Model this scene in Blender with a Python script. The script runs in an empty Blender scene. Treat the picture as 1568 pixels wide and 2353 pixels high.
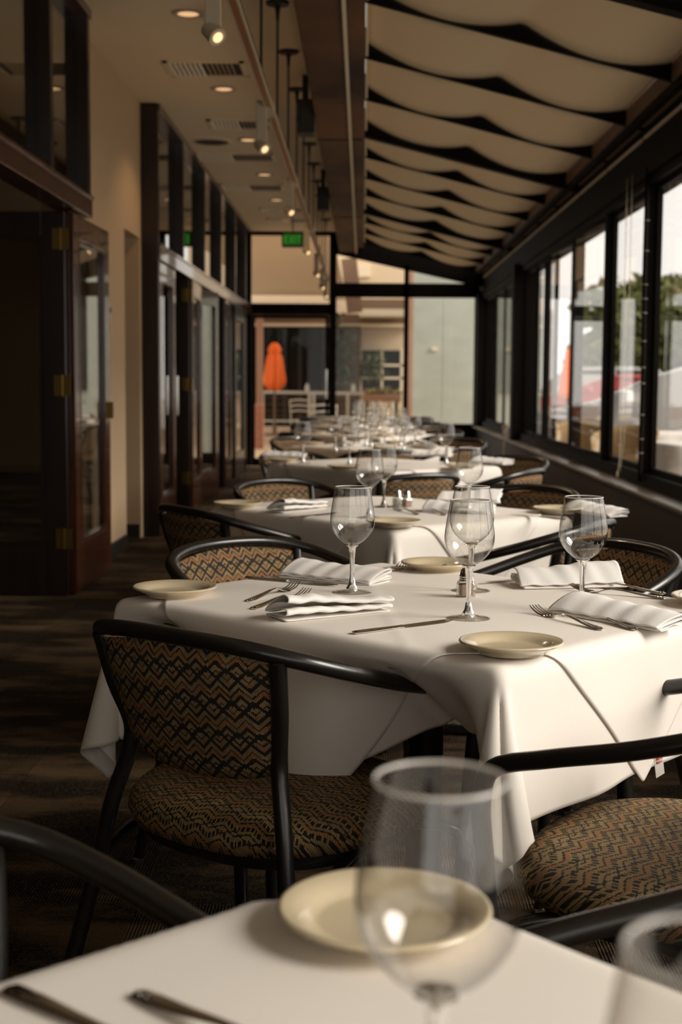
import bpy, math, random
import numpy as np
from mathutils import Vector, Matrix
random.seed(7); np.random.seed(7)
PI = math.pi
S = bpy.context.scene
COL = S.collection

# ------------------------------------------------------------------ camera
CAMH = 1.18; F = 3150.0; W, H = 1568, 2353
def _norm(v):
    v = np.array(v, float); return v/np.linalg.norm(v)
_yc = _norm((50.0, 298.5, -F))
_zc = np.array((0.0067, 1.0, (298.5+50*0.0067)/F)); _zc = _norm(_zc-_yc*_zc.dot(_yc))
_xc = np.cross(_yc, _zc)
RW = np.array([_xc, _yc, _zc])            # rows: world axes in camera coordinates -> cam to world
cam = bpy.data.cameras.new('camera'); cob = bpy.data.objects.new('camera', cam); COL.objects.link(cob)
mw = Matrix([[*RW[0], 0], [*RW[1], 0], [*RW[2], CAMH], [0, 0, 0, 1]])
cob.matrix_world = mw
cam.sensor_fit = 'HORIZONTAL'; cam.sensor_width = 36; cam.lens = 36*F/W
cam.clip_start = 0.05; cam.clip_end = 400
cam.dof.use_dof = True; cam.dof.focus_distance = 2.35; cam.dof.aperture_fstop = 8.6
S.camera = cob

# ------------------------------------------------------------------ world, sun, exposure
wd = bpy.data.worlds.new('sky'); S.world = wd; wd.use_nodes = True
wb = wd.node_tree.nodes['Background']; wb.inputs[0].default_value = (1.0, 0.945, 0.875, 1); wb.inputs[1].default_value = 1.45
sun = bpy.data.lights.new('sun', 'SUN'); sun.energy = 4.15; sun.angle = math.radians(32); sun.color = (1.0, 0.925, 0.835)
sob = bpy.data.objects.new('sun', sun); COL.objects.link(sob)
sob.rotation_euler = Vector((1.0, -0.22, 0.62)).to_track_quat('Z', 'Y').to_euler()
vs = S.view_settings
vs.view_transform = 'Standard'; vs.look = 'None'; vs.gamma = 1; vs.use_curve_mapping = False; vs.exposure = 0.0
S.cycles.transparent_max_bounces = 40; S.cycles.max_bounces = 12; S.cycles.diffuse_bounces = 6; S.cycles.sample_clamp_indirect = 6

def ray(px, py):
    c = np.array(((px-W/2), -(py-H/2), -F)); return RW.dot(c)
def at(px, py, z=0.75):
    r = ray(px, py); t = (z-CAMH)/r[2]; return Vector((r[0]*t, r[1]*t, z))
def atY(px, py, y):
    r = ray(px, py); t = y/r[1]; return Vector((r[0]*t, y, CAMH+r[2]*t))

# ------------------------------------------------------------------ materials
MATS = {}
def mat(name, col, rough=0.5, metal=0.0, noise=None, bump=None, coat=0.0, spec=0.5):
    m = bpy.data.materials.new(name); m.use_nodes = True; nt = m.node_tree; b = nt.nodes['Principled BSDF']
    b.inputs['Base Color'].default_value = (*col, 1); b.inputs['Roughness'].default_value = rough
    b.inputs['Metallic'].default_value = metal; b.inputs['Coat Weight'].default_value = coat
    b.inputs['Specular IOR Level'].default_value = spec
    if noise:                              # (scale, colour 2, stretch)
        sc, c2, st = noise
        tc = nt.nodes.new('ShaderNodeTexCoord'); mp = nt.nodes.new('ShaderNodeMapping'); mp.inputs['Scale'].default_value = st
        n = nt.nodes.new('ShaderNodeTexNoise'); n.inputs['Scale'].default_value = sc; n.inputs['Detail'].default_value = 5
        mx = nt.nodes.new('ShaderNodeMix'); mx.data_type = 'RGBA'
        mr = nt.nodes.new('ShaderNodeMapRange'); mr.inputs[1].default_value = .35; mr.inputs[2].default_value = .65
        nt.links.new(tc.outputs['Object'], mp.inputs[0]); nt.links.new(mp.outputs[0], n.inputs[0]); nt.links.new(n.outputs[0], mr.inputs[0])
        nt.links.new(mr.outputs[0], mx.inputs[0]); mx.inputs[6].default_value = (*col, 1); mx.inputs[7].default_value = (*c2, 1)
        nt.links.new(mx.outputs[2], b.inputs['Base Color'])
    if bump:                               # (scale, strength)
        tc = nt.nodes.new('ShaderNodeTexCoord')
        n = nt.nodes.new('ShaderNodeTexNoise'); n.inputs['Scale'].default_value = bump[0]; n.inputs['Detail'].default_value = 3
        bp = nt.nodes.new('ShaderNodeBump'); bp.inputs['Strength'].default_value = bump[1]; bp.inputs['Distance'].default_value = .002
        nt.links.new(tc.outputs['Object'], n.inputs[0])
        nt.links.new(n.outputs[0], bp.inputs['Height']); nt.links.new(bp.outputs[0], b.inputs['Normal'])
    MATS[name] = m; return m
def emat(name, col, st):
    m = mat(name, col, .4); b = m.node_tree.nodes['Principled BSDF']
    b.inputs['Emission Color'].default_value = (*col, 1); b.inputs['Emission Strength'].default_value = st; return m
def glassmat(name, base=.04, top=.7, tint=(1, 1, 1), edge=None, power=5.0, rough=0.0):
    m = bpy.data.materials.new(name); m.use_nodes = True; nt = m.node_tree; nt.nodes.clear(); N = nt.nodes.new; L = nt.links.new
    out = N('ShaderNodeOutputMaterial'); mx = N('ShaderNodeMixShader'); tr = N('ShaderNodeBsdfTransparent'); gl = N('ShaderNodeBsdfGlossy')
    gl.inputs['Roughness'].default_value = rough
    lw = N('ShaderNodeLayerWeight'); lw.inputs[0].default_value = .5
    p = N('ShaderNodeMath'); p.operation = 'POWER'; p.inputs[1].default_value = power; L(lw.outputs['Facing'], p.inputs[0])
    q = N('ShaderNodeMath'); q.operation = 'MULTIPLY_ADD'; q.inputs[1].default_value = top; q.inputs[2].default_value = base; L(p.outputs[0], q.inputs[0])
    L(q.outputs[0], mx.inputs[0]); L(tr.outputs[0], mx.inputs[1]); L(gl.outputs[0], mx.inputs[2]); L(mx.outputs[0], out.inputs[0])
    tr.inputs[0].default_value = (*tint, 1)
    if edge:                                # more glass is crossed near the silhouette
        c = N('ShaderNodeMix'); c.data_type = 'RGBA'; c.inputs[6].default_value = (*tint, 1); c.inputs[7].default_value = (*edge, 1)
        p2 = N('ShaderNodeMath'); p2.operation = 'POWER'; p2.inputs[1].default_value = 3.0; L(lw.outputs['Facing'], p2.inputs[0])
        L(p2.outputs[0], c.inputs[0]); L(c.outputs[2], tr.inputs[0])
    MATS[name] = m; return m

mat('black_metal', (.007, .005, .0035), .6, spec=.06)
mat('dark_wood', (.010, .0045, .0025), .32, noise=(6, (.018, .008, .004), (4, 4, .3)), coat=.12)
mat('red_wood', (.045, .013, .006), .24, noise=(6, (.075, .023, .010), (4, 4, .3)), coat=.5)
mat('beam_wood', (.020, .009, .004), .6, noise=(1.3, (.16, .068, .027), (1, .5, 1)), spec=.12)
mat('chair_metal', (.010, .0085, .007), .30, bump=(90, .12), coat=.25)
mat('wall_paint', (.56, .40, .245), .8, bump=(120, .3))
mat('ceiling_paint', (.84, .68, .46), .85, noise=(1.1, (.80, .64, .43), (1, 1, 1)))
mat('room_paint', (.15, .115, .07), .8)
mat('dark_base', (.018, .014, .010), .5)
mat('white_paint', (.52, .43, .30), .45)
mat('track_brown', (.34, .12, .035), .5)
mat('vent_paint', (.85, .71, .50), .5)
mat('black', (.006, .005, .004), .6)
mat('ledge', (.13, .105, .08), .28, noise=(3, (.26, .22, .17), (1, 1, 1)))
mat('knee_wall', (.035, .024, .016), .6)
mat('cloth', (.80, .745, .67), .85, bump=(900, .12))
mat('cloth_top', (.81, .755, .68), .85, bump=(900, .12))
mat('napkin', (.86, .83, .785), .9, bump=(700, .3))
mat('plate', (.63, .53, .355), .18, coat=.5)
mat('steel', (.78, .75, .71), .13, 1.0)
mat('chrome', (.70, .66, .60), .10, 1.0)
mat('brass', (.20, .13, .035), .4, 1.0)
mat('pepper', (.16, .075, .04), .9, noise=(900, (.5, .36, .25), (1, 1, 1)))
mat('salt', (.8, .78, .74), .8)
mat('tag_red', (.75, .25, .18), .6); mat('tag_white', (.8, .74, .68), .6)
mat('patio_floor', (.50, .36, .22), .8, noise=(2, (.44, .31, .19), (1, 1, 1)))
mat('lot', (.42, .39, .34), .9, noise=(1, (.48, .45, .40), (1, 1, 1)))
mat('brick_red', (.34, .13, .075), .85, noise=(7, (.42, .18, .11), (1, 1, 3)))
mat('stone_pink', (.40, .22, .14), .8)
mat('soffit', (.66, .52, .35), .8)
mat('brown_trim', (.17, .095, .05), .6)
mat('cream_trim', (.78, .66, .48), .6)
mat('orange', (.95, .17, .022), .8)
mat('rail_white', (.55, .50, .42), .45)
mat('dark_glass', (.008, .008, .006), .15, spec=.15)
mat('teal_wall', (.41, .43, .36), .6, noise=(2.5, (.46, .48, .405), (1, 1, 2)))
mat('planter', (.34, .17, .09), .8)
mat('leaf', (.10, .125, .03), .7, noise=(3, (.20, .20, .06), (1, 1, 1)))
mat('leaf_dark', (.05, .07, .02), .7, noise=(3, (.11, .12, .035), (1, 1, 1)))
mat('leaf_far', (.022, .035, .010), .7)
mat('bark', (.06, .04, .025), .9)
mat('flower_red', (.6, .06, .03), .7); mat('flower_yellow', (.7, .5, .1), .7)
mat('car_silver', (.42, .40, .37), .25, .3, coat=.6); mat('car_white', (.75, .73, .70), .25, coat=.6); mat('car_red', (.42, .04, .03), .3, coat=.5)
mat('tyre', (.015, .015, .014), .8); mat('tail_light', (.5, .03, .02), .3)
mat('rattan', (.33, .21, .09), .75, bump=(60, .6))
mat('glass_solid', (1, 1, 1), 0.0)
b_ = MATS['glass_solid'].node_tree.nodes['Principled BSDF']; b_.inputs['Transmission Weight'].default_value = 1; b_.inputs['IOR'].default_value = 1.47
glassmat('window_glass', .012, .60); glassmat('door_glass', .16, .84, (.8, .8, .78), power=3.5)
glassmat('thin_glass', .105, .85, (.975, .97, .955), (.50, .46, .40), 2.6)
mat('rim_glass', (.92, .89, .84), .22); MATS['rim_glass'].node_tree.nodes['Principled BSDF'].inputs['Transmission Weight'].default_value = .45  # whitened: the colour paints in the bright line of light along the rim
glassmat('roof_glass', .04, .5)
emat('lamp_warm', (1.0, .60, .32), .75)
emat('spot_warm', (1.0, .66, .34), 1.25)
emat('exit_face', (.015, .10, .008), .35); emat('exit_letter', (.05, .34, .03), .6)

# swag fabric: translucent, the daylight above the roof shines through it
m = bpy.data.materials.new('swag_fabric'); m.use_nodes = True; nt = m.node_tree; nt.nodes.clear()
o_ = nt.nodes.new('ShaderNodeOutputMaterial'); mx_ = nt.nodes.new('ShaderNodeMixShader'); d_ = nt.nodes.new('ShaderNodeBsdfDiffuse'); t_ = nt.nodes.new('ShaderNodeBsdfTranslucent')
d_.inputs[0].default_value = (.62, .52, .385, 1); t_.inputs[0].default_value = (.44, .365, .265, 1); mx_.inputs[0].default_value = .42
nt.links.new(d_.outputs[0], mx_.inputs[1]); nt.links.new(t_.outputs[0], mx_.inputs[2]); nt.links.new(mx_.outputs[0], o_.inputs[0]); MATS['swag_fabric'] = m

# woven upholstery: stitched zigzags and diamonds in black, tan and orange (UV in metres)
def weave(name, P, A, line, tan, tan2, orange, black=(.012, .009, .006), cell=.0024, both=True):
    m = bpy.data.materials.new(name); m.use_nodes = True; nt = m.node_tree; b = nt.nodes['Principled BSDF']
    N = nt.nodes.new; L = nt.links.new
    def op(o, a, c=None, d=None):
        n = N('ShaderNodeMath'); n.operation = o
        for i, v in enumerate((a, c, d)):
            if v is None: continue
            if isinstance(v, (int, float)): n.inputs[i].default_value = v
            else: L(v, n.inputs[i])
        return n.outputs[0]
    uv = N('ShaderNodeUVMap'); sp = N('ShaderNodeSeparateXYZ'); L(uv.outputs[0], sp.inputs[0])
    qu = op('FLOOR', op('DIVIDE', sp.outputs[0], cell)); qv = op('FLOOR', op('DIVIDE', sp.outputs[1], cell))
    u = op('MULTIPLY', qu, cell); v = op('MULTIPLY', qv, cell)
    tri = op('MULTIPLY', op('ABSOLUTE', op('SUBTRACT', op('FRACT', op('DIVIDE', u, P)), .5)), 2*A)
    Q = P*(.80 if both else .62)
    w1 = op('FRACT', op('DIVIDE', op('ADD', v, tri), Q)); w2 = op('FRACT', op('DIVIDE', op('SUBTRACT', v, tri), Q*2))
    k1 = op('LESS_THAN', w1, line); k2 = op('LESS_THAN', w2, line*.55)
    k3 = op('LESS_THAN', op('ABSOLUTE', op('SUBTRACT', w1, line+.36)), .055)
    if not both:
        cut = op('LESS_THAN', op('FRACT', op('DIVIDE', u, .0066)), .62); k1 = op('MULTIPLY', k1, cut); k2 = op('LESS_THAN', w2, .05)
    kb = op('MAXIMUM', op('MAXIMUM', k1, k2), k3)
    # orange hearts in some rows
    ro = op('MULTIPLY', op('LESS_THAN', op('ABSOLUTE', op('SUBTRACT', w1, line+.2)), .13), op('LESS_THAN', op('ABSOLUTE', op('SUBTRACT', w2, .5)), .24))
    no = N('ShaderNodeTexNoise'); no.inputs['Scale'].default_value = 26; L(uv.outputs[0], no.inputs[0])
    mxa = N('ShaderNodeMix'); mxa.data_type = 'RGBA'; mxa.inputs[6].default_value = (*tan, 1); mxa.inputs[7].default_value = (*tan2, 1); L(op('GREATER_THAN', no.outputs[0], .5), mxa.inputs[0])
    mxb = N('ShaderNodeMix'); mxb.data_type = 'RGBA'; L(mxa.outputs[2], mxb.inputs[6]); mxb.inputs[7].default_value = (*orange, 1); L(ro, mxb.inputs[0])
    mxc = N('ShaderNodeMix'); mxc.data_type = 'RGBA'; L(mxb.outputs[2], mxc.inputs[6]); mxc.inputs[7].default_value = (*black, 1); L(kb, mxc.inputs[0])
    # each stitch is a little knot
    fu = op('SUBTRACT', op('FRACT', op('DIVIDE', sp.outputs[0], cell)), .5); fv = op('SUBTRACT', op('FRACT', op('DIVIDE', sp.outputs[1], cell)), .5)
    rr = op('ADD', op('MULTIPLY', fu, fu), op('MULTIPLY', fv, fv)); h = op('SUBTRACT', 1.0, op('MULTIPLY', rr, 2.4))
    gap = op('GREATER_THAN', rr, .27)
    mxd = N('ShaderNodeMix'); mxd.data_type = 'RGBA'; L(mxc.outputs[2], mxd.inputs[6]); mxd.inputs[7].default_value = (.014, .010, .007, 1); L(op('MULTIPLY', gap, .75), mxd.inputs[0])
    L(mxd.outputs[2], b.inputs['Base Color']); b.inputs['Roughness'].default_value = .75
    bp = N('ShaderNodeBump'); bp.inputs['Distance'].default_value = .0012; bp.inputs['Strength'].default_value = .9; L(h, bp.inputs['Height']); L(bp.outputs[0], b.inputs['Normal'])
    MATS[name] = m
weave('weave_back', .034, .0165, .27, (.36, .235, .10), (.28, .18, .075), (.38, .145, .042))
weave('weave_seat', .046, .015, .34, (.36, .235, .095), (.30, .19, .075), (.36, .165, .055), both=False)

# carpet: quarter-turned striped tiles, dark brown with tan flecks
m = bpy.data.materials.new('carpet'); m.use_nodes = True; nt = m.node_tree; b = nt.nodes['Principled BSDF']; N = nt.nodes.new; L = nt.links.new
def nn(t, **kw):
    n = N(t)
    for k, v in kw.items(): setattr(n, k, v)
    return n
tc = N('ShaderNodeTexCoord'); sp = N('ShaderNodeSeparateXYZ'); rot = N('ShaderNodeMapping'); rot.inputs['Rotation'].default_value = (0, 0, math.radians(0)); L(tc.outputs['Object'], rot.inputs[0]); L(rot.outputs[0], sp.inputs[0])
ch = N('ShaderNodeTexChecker'); ch.inputs['Scale'].default_value = 2.0; L(rot.outputs[0], ch.inputs[0])
mxv = nn('ShaderNodeMix', data_type='FLOAT'); L(ch.outputs['Fac'], mxv.inputs[0]); L(sp.outputs[0], mxv.inputs[2]); L(sp.outputs[1], mxv.inputs[3])
st = nn('ShaderNodeMath', operation='MULTIPLY'); L(mxv.outputs[0], st.inputs[0]); st.inputs[1].default_value = 2*PI/.0075
sn = nn('ShaderNodeMath', operation='SINE'); L(st.outputs[0], sn.inputs[0])
n1 = N('ShaderNodeTexNoise'); n1.inputs['Scale'].default_value = 1.5; n1.inputs['Detail'].default_value = 6; n1.inputs['Roughness'].default_value = .7
mp1 = N('ShaderNodeMapping'); mp1.inputs['Scale'].default_value = (.8, 2.2, 1); L(tc.outputs['Object'], mp1.inputs[0]); L(mp1.outputs[0], n1.inputs[0])
mr1 = N('ShaderNodeMapRange'); mr1.inputs[1].default_value = .47; mr1.inputs[2].default_value = .62; L(n1.outputs[0], mr1.inputs[0])
n2 = N('ShaderNodeTexNoise'); n2.inputs['Scale'].default_value = 240; L(tc.outputs['Object'], n2.inputs[0])
mr2 = N('ShaderNodeMapRange'); mr2.inputs[1].default_value = .46; mr2.inputs[2].default_value = .66; L(n2.outputs[0], mr2.inputs[0])
gs = nn('ShaderNodeMath', operation='GREATER_THAN'); L(sn.outputs[0], gs.inputs[0]); gs.inputs[1].default_value = .82
ff = nn('ShaderNodeMath', operation='MULTIPLY'); L(gs.outputs[0], ff.inputs[0]); L(mr2.outputs[0], ff.inputs[1])
ca = nn('ShaderNodeMix', data_type='RGBA'); ca.inputs[6].default_value = (.009, .006, .004, 1); ca.inputs[7].default_value = (.13, .082, .042, 1); L(mr1.outputs[0], ca.inputs[0])  # lighter carpet blotches, also painting patches of light into the colour
cb = nn('ShaderNodeMix', data_type='RGBA'); L(ca.outputs[2], cb.inputs[6]); cb.inputs[7].default_value = (.30, .20, .10, 1); L(ff.outputs[0], cb.inputs[0])
L(cb.outputs[2], b.inputs['Base Color']); b.inputs['Roughness'].default_value = .95; b.inputs['Specular IOR Level'].default_value = .1
bp = N('ShaderNodeBump'); bp.inputs['Distance'].default_value = .003; L(sn.outputs[0], bp.inputs['Height']); L(bp.outputs[0], b.inputs['Normal'])
MATS['carpet'] = m

# ------------------------------------------------------------------ mesh helpers
class MB:
    def __init__(s): s.v = []; s.f = []
    def add(s, vs, fs):
        k = len(s.v); s.v += [tuple(v) for v in vs]; s.f += [tuple(i+k for i in f) for f in fs]; return s
    def box(s, x0, x1, y0, y1, z0, z1):
        return s.add([(x0, y0, z0), (x1, y0, z0), (x1, y1, z0), (x0, y1, z0), (x0, y0, z1), (x1, y0, z1), (x1, y1, z1), (x0, y1, z1)],
                     [(0, 3, 2, 1), (4, 5, 6, 7), (0, 1, 5, 4), (1, 2, 6, 5), (2, 3, 7, 6), (3, 0, 4, 7)])
    def bar(s, a, b, w, h=None):          # square bar between two points
        a = Vector(a); b = Vector(b); h = h or w; d = (b-a).normalized(); u = d.cross(Vector((0, 0, 1)))
        if u.length < 1e-3: u = Vector((1, 0, 0))
        u.normalize(); n = u.cross(d); u = u*w/2; n = n*h/2
        return s.add([a-u-n, a+u-n, a+u+n, a-u+n, b-u-n, b+u-n, b+u+n, b-u+n], [(0, 1, 2, 3), (7, 6, 5, 4), (0, 4, 5, 1), (1, 5, 6, 2), (2, 6, 7, 3), (3, 7, 4, 0)])
    def lathe(s, prof, seg=32, c=(0, 0), cap=True):
        k = len(s.v); n = len(prof)
        for r, z in prof:
            for i in range(seg):
                a = 2*PI*i/seg; s.v.append((c[0]+r*math.cos(a), c[1]+r*math.sin(a), z))
        for j in range(n-1):
            for i in range(seg):
                i2 = (i+1) % seg; s.f.append((k+j*seg+i, k+j*seg+i2, k+(j+1)*seg+i2, k+(j+1)*seg+i))
        if cap: s.f.append(tuple(k+i for i in range(seg))[::-1]); s.f.append(tuple(k+(n-1)*seg+i for i in range(seg)))
        return s
    def tube(s, pts, r, seg=10, res=6, smooth=True, cap=True):
        pts = [Vector(p) for p in pts]; rs = r if isinstance(r, (list, tuple)) else [r]*len(pts)
        if smooth and len(pts) > 2:
            P = [pts[0]*2-pts[1]]+pts+[pts[-1]*2-pts[-2]]; R = [rs[0]]+list(rs)+[rs[-1]]; out = []; ro = []
            for i in range(1, len(P)-2):
                for k in range(res):
                    t = k/res; a, b_, c, d = P[i-1], P[i], P[i+1], P[i+2]
                    out.append(.5*((2*b_)+(c-a)*t+(2*a-5*b_+4*c-d)*t*t+(3*b_-a-3*c+d)*t**3)); ro.append(R[i]+(R[i+1]-R[i])*t)
            out.append(P[-2]); ro.append(R[-2]); pts, rs = out, ro
        k = len(s.v); n = len(pts); up = None
        for j, p in enumerate(pts):
            d = (pts[min(j+1, n-1)]-pts[max(j-1, 0)]).normalized()
            if up is None: up = d.orthogonal().normalized()
            up = (up-d*up.dot(d)).normalized(); sd = d.cross(up)
            for i in range(seg):
                a = 2*PI*i/seg; s.v.append(tuple(p+(up*math.cos(a)+sd*math.sin(a))*rs[j]))
        for j in range(n-1):
            for i in range(seg):
                i2 = (i+1) % seg; s.f.append((k+j*seg+i, k+j*seg+i2, k+(j+1)*seg+i2, k+(j+1)*seg+i))
        if cap: s.f.append(tuple(k+i for i in range(seg))[::-1]); s.f.append(tuple(k+(n-1)*seg+i for i in range(seg)))
        return s
    def grid(s, fn, nu, nv):
        k = len(s.v)
        for j in range(nv+1):
            for i in range(nu+1): s.v.append(tuple(fn(i/nu, j/nv)))
        for j in range(nv):
            for i in range(nu):
                a = k+j*(nu+1)+i; s.f.append((a, a+1, a+nu+2, a+nu+1))
        return s
    def mesh(s, name, m, smooth=False, uvf=None, sharp=40):
        me = bpy.data.meshes.new(name); me.from_pydata(s.v, [], s.f); me.update()
        me.materials.append(MATS[m])
        if smooth:
            me.polygons.foreach_set('use_smooth', [True]*len(me.polygons))
            if sharp: me.set_sharp_from_angle(angle=math.radians(sharp))
        if uvf:
            uv = me.uv_layers.new(name='UVMap'); co = [uvf(v.co) for v in me.vertices]
            for lp in me.loops: uv.data[lp.index].uv = co[lp.vertex_index]
        return me
    def obj(s, name, m, parent=None, smooth=False, uvf=None, sharp=40, bevel=0, loc=None):
        me = s.mesh(name, m, smooth, uvf, sharp); o = bpy.data.objects.new(name, me); COL.objects.link(o)
        if parent: o.parent = parent
        if loc is not None: o.location = loc
        if bevel:
            bv = o.modifiers.new('bevel', 'BEVEL'); bv.width = bevel; bv.segments = 2; bv.limit_method = 'ANGLE'
        return o
def tag(o, label=None, cat=None, group=None, kind=None):
    if label: o['label'] = label
    if cat: o['category'] = cat
    if group: o['group'] = group
    if kind: o['kind'] = kind
    return o
def empty(name, loc=(0, 0, 0), rz=0, label=None, cat=None, group=None, kind=None):
    o = bpy.data.objects.new(name, None); COL.objects.link(o); o.location = loc; o.rotation_euler = (0, 0, rz); o.empty_display_size = .05
    return tag(o, label, cat, group, kind)
def B(*a): return MB().box(*a)
def struct(name, mb, m, parent=None, **kw):
    o = mb.obj(name, m, parent, **kw)
    if not parent: o['kind'] = 'structure'
    return o
KIDS = {}
def copy_tree(o, parent=None, label=None, group=None):
    c = o.copy(); COL.objects.link(c); c.parent = parent
    if label: c['label'] = label
    if group: c['group'] = group
    if o.name not in KIDS: KIDS[o.name] = list(o.children)
    for chd in KIDS[o.name]: copy_tree(chd, c)
    return c

# ------------------------------------------------------------------ room shell
XL, XR, YE, ZC, YB = -1.66, 1.68, 19.0, 3.22, -2.6
struct('floor', B(-6.2, 1.72, YB, YE+.05, -.06, 0), 'carpet')
struct('ceiling', B(-6.2, -.30, YB, YE+.05, ZC, ZC+.12), 'ceiling_paint')
struct('wall_back', B(-6.2, 1.9, YB-.1, YB, 0, .7).box(-6.2, 1.9, YB-.1, YB, 2.75, 3.3).box(-6.2, -1.7, YB-.1, YB, .7, 2.75), 'wall_paint')
struct('window_9', B(-1.7, 1.6, YB-.06, YB-.05, .7, 2.75), 'window_glass')  # added window behind the camera, its daylight fills the near cloth sides
struct('trim_150', B(-.1, -.03, YB-.08, YB-.02, .7, 2.75).box(-1.7, -1.63, YB-.08, YB-.02, .7, 2.75), 'black_metal')  # bars of the added fill window
# left wall: painted panel with a doorway, above and beside the folding doors
struct('wall_left', B(XL-.16, XL, 7.80, 9.60, 0, ZC).box(XL-.16, XL, 9.60, 10.24, 2.23, ZC), 'wall_paint')
struct('wall_left_return', B(XL-.32, XL-.0, 10.24, 10.40, 0, ZC), 'wall_paint')
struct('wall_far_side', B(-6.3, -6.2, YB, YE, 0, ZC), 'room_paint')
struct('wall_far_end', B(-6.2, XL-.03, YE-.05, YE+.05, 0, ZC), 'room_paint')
bb = empty('baseboard_left', (0, 0, 0), kind='structure')
for k in range(6): B(XL, XL+.012, 7.82+k*.297, 7.82+k*.297+.293, 0, .105).obj('base_tile', 'dark_base', bb, bevel=.002)
B(XL-.6, XL-.01, 10.225, 10.24, 0, .105).obj('base_tile', 'dark_base', bb)
# posts and rail of the folding door wall
for k, y in enumerate((4.3, 5.55, 6.80, 7.72, 10.32, 11.75, 13.33, 14.88, 16.5, 18.0)):
    struct('trim_%d' % (k+1), B(XL+.002, XL+.13, y, y+.07, 2.2 if k not in (4, 9) else 0, ZC), 'dark_wood', bevel=.004)
struct('trim_11', B(XL+.003, XL+.135, YB, 7.80, 2.085, 2.20).box(XL-.0, XL+.145, YB, 7.80, 2.185, 2.205), 'red_wood', bevel=.004)
struct('trim_12', B(XL+.003, XL+.135, 10.36, YE, 2.085, 2.20).box(XL, XL+.145, 10.36, YE, 2.185, 2.205), 'red_wood', bevel=.004)
struct('trim_13', B(XL-.03, XL+.14, YB, 7.80, ZC-.05, ZC), 'red_wood')
struct('trim_14', B(XL-.03, XL+.14, 10.36, YE, ZC-.05, ZC), 'red_wood')
wn = 1
def pane(n, x0, x1, y0, y1, z0, z1, m='window_glass'):
    return struct('window_%d' % n, B(x0, x1, y0, y1, z0, z1), m)
tr = [(YB, 4.3), (4.37, 5.55), (5.62, 6.80), (6.87, 7.72), (10.39, 11.75), (11.82, 13.33), (13.40, 14.88), (14.95, 16.5), (16.57, 18.0), (18.07, YE)]
for a, b2 in tr:
    pane(wn, XL+.061, XL+.067, a, b2, 2.205, ZC-.05, 'door_glass'); wn += 1
for y in (7.35, 11.0, 12.5, 14.1, 15.7, 17.3):                     # slim mid bars of the transoms
    pass

# ------------------------------------------------------------------ folding doors
def door_leaf(name, a, b, wood, label, sp_label=None, hinge='a', w=.92, z0=.012, z1=2.075, sw=.125):
    """a->b on the floor; leaf built in its own plane"""
    a = Vector((*a, 0)); b = Vector((*b, 0)); L_ = (b-a).length; ang = math.atan2(b.y-a.y, b.x-a.x)
    r = empty(name, a, ang, label, 'door', 'folding glass doors along the left wall')
    t = .022
    B(0, sw, -t, t, z0, z1).obj('stile', wood, r, bevel=.004); B(L_-sw, L_, -t, t, z0, z1).obj('stile', wood, r, bevel=.004)
    B(sw, L_-sw, -t, t, z1-.13, z1).obj('top_rail', wood, r, bevel=.004); B(sw, L_-sw, -t, t, z0, z0+.27).obj('bottom_rail', wood, r, bevel=.004)
    B(sw, L_-sw, -.003, .003, z0+.27, z1-.13).obj('glass_pane', 'door_glass', r)
    md = MB()
    for s in (-1, 1):
        y0, y1 = sorted((s*.006, s*.024))
        md.box(sw, L_-sw, y0, y1, z0+.27, z0+.288).box(sw, L_-sw, y0, y1, z1-.148, z1-.13).box(sw, sw+.018, y0, y1, z0+.288, z1-.148).box(L_-sw-.018, L_-sw, y0, y1, z0+.288, z1-.148)
    md.obj('glazing_bead', wood, r)
    return r
def hinges(r, x, side):
    for z in (.32, 1.15, 1.93):
        mb = B(x-.045, x+.045, side*.024-.003, side*.024+.003, z-.055, z+.055); mb.tube([(x, side*.03, z-.058), (x, side*.03, z+.058)], .006, 8, smooth=False)
        mb.obj('hinge', 'brass', r)
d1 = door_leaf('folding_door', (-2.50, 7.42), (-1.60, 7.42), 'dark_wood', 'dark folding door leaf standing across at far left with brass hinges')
hinges(d1, .88, -1)
d2 = door_leaf('folding_door', (-1.585, 7.46), (-1.565, 8.38), 'red_wood', 'reddish glazed door leaf folded flat against the beige wall')
B(.86, .885, -.05, -.022, .95, 1.05).obj('door_latch', 'brass', d2)
d3 = door_leaf('folding_door', (-1.56, 10.45), (-1.56, 11.30), 'red_wood', 'reddish glazed door leaf just past the doorway recess')
tag(B(.80, .815, -.05, -.035, .90, 1.22).obj('pull_bar', 'chrome', d3), 'chrome pull bar')
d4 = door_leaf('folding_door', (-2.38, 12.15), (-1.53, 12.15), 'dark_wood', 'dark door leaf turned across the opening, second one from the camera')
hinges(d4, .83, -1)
d5 = door_leaf('folding_door', (-1.53, 12.20), (-1.56, 13.12), 'red_wood', 'glazed door leaf right behind the second crosswise leaf')
d6 = door_leaf('folding_door', (-1.60, 13.25), (-1.50, 14.10), 'red_wood', 'glazed door leaf mirroring the orange parasol, middle of the left wall')
hinges(d6, .05, -1)
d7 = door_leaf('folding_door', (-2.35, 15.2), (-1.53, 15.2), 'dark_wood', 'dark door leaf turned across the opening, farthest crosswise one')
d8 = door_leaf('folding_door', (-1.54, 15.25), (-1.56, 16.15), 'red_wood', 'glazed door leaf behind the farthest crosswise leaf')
d9 = door_leaf('folding_door', (-1.56, 16.6), (-1.56, 17.9), 'dark_wood', 'closed dark door leaf nearest the glazed end wall')
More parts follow.
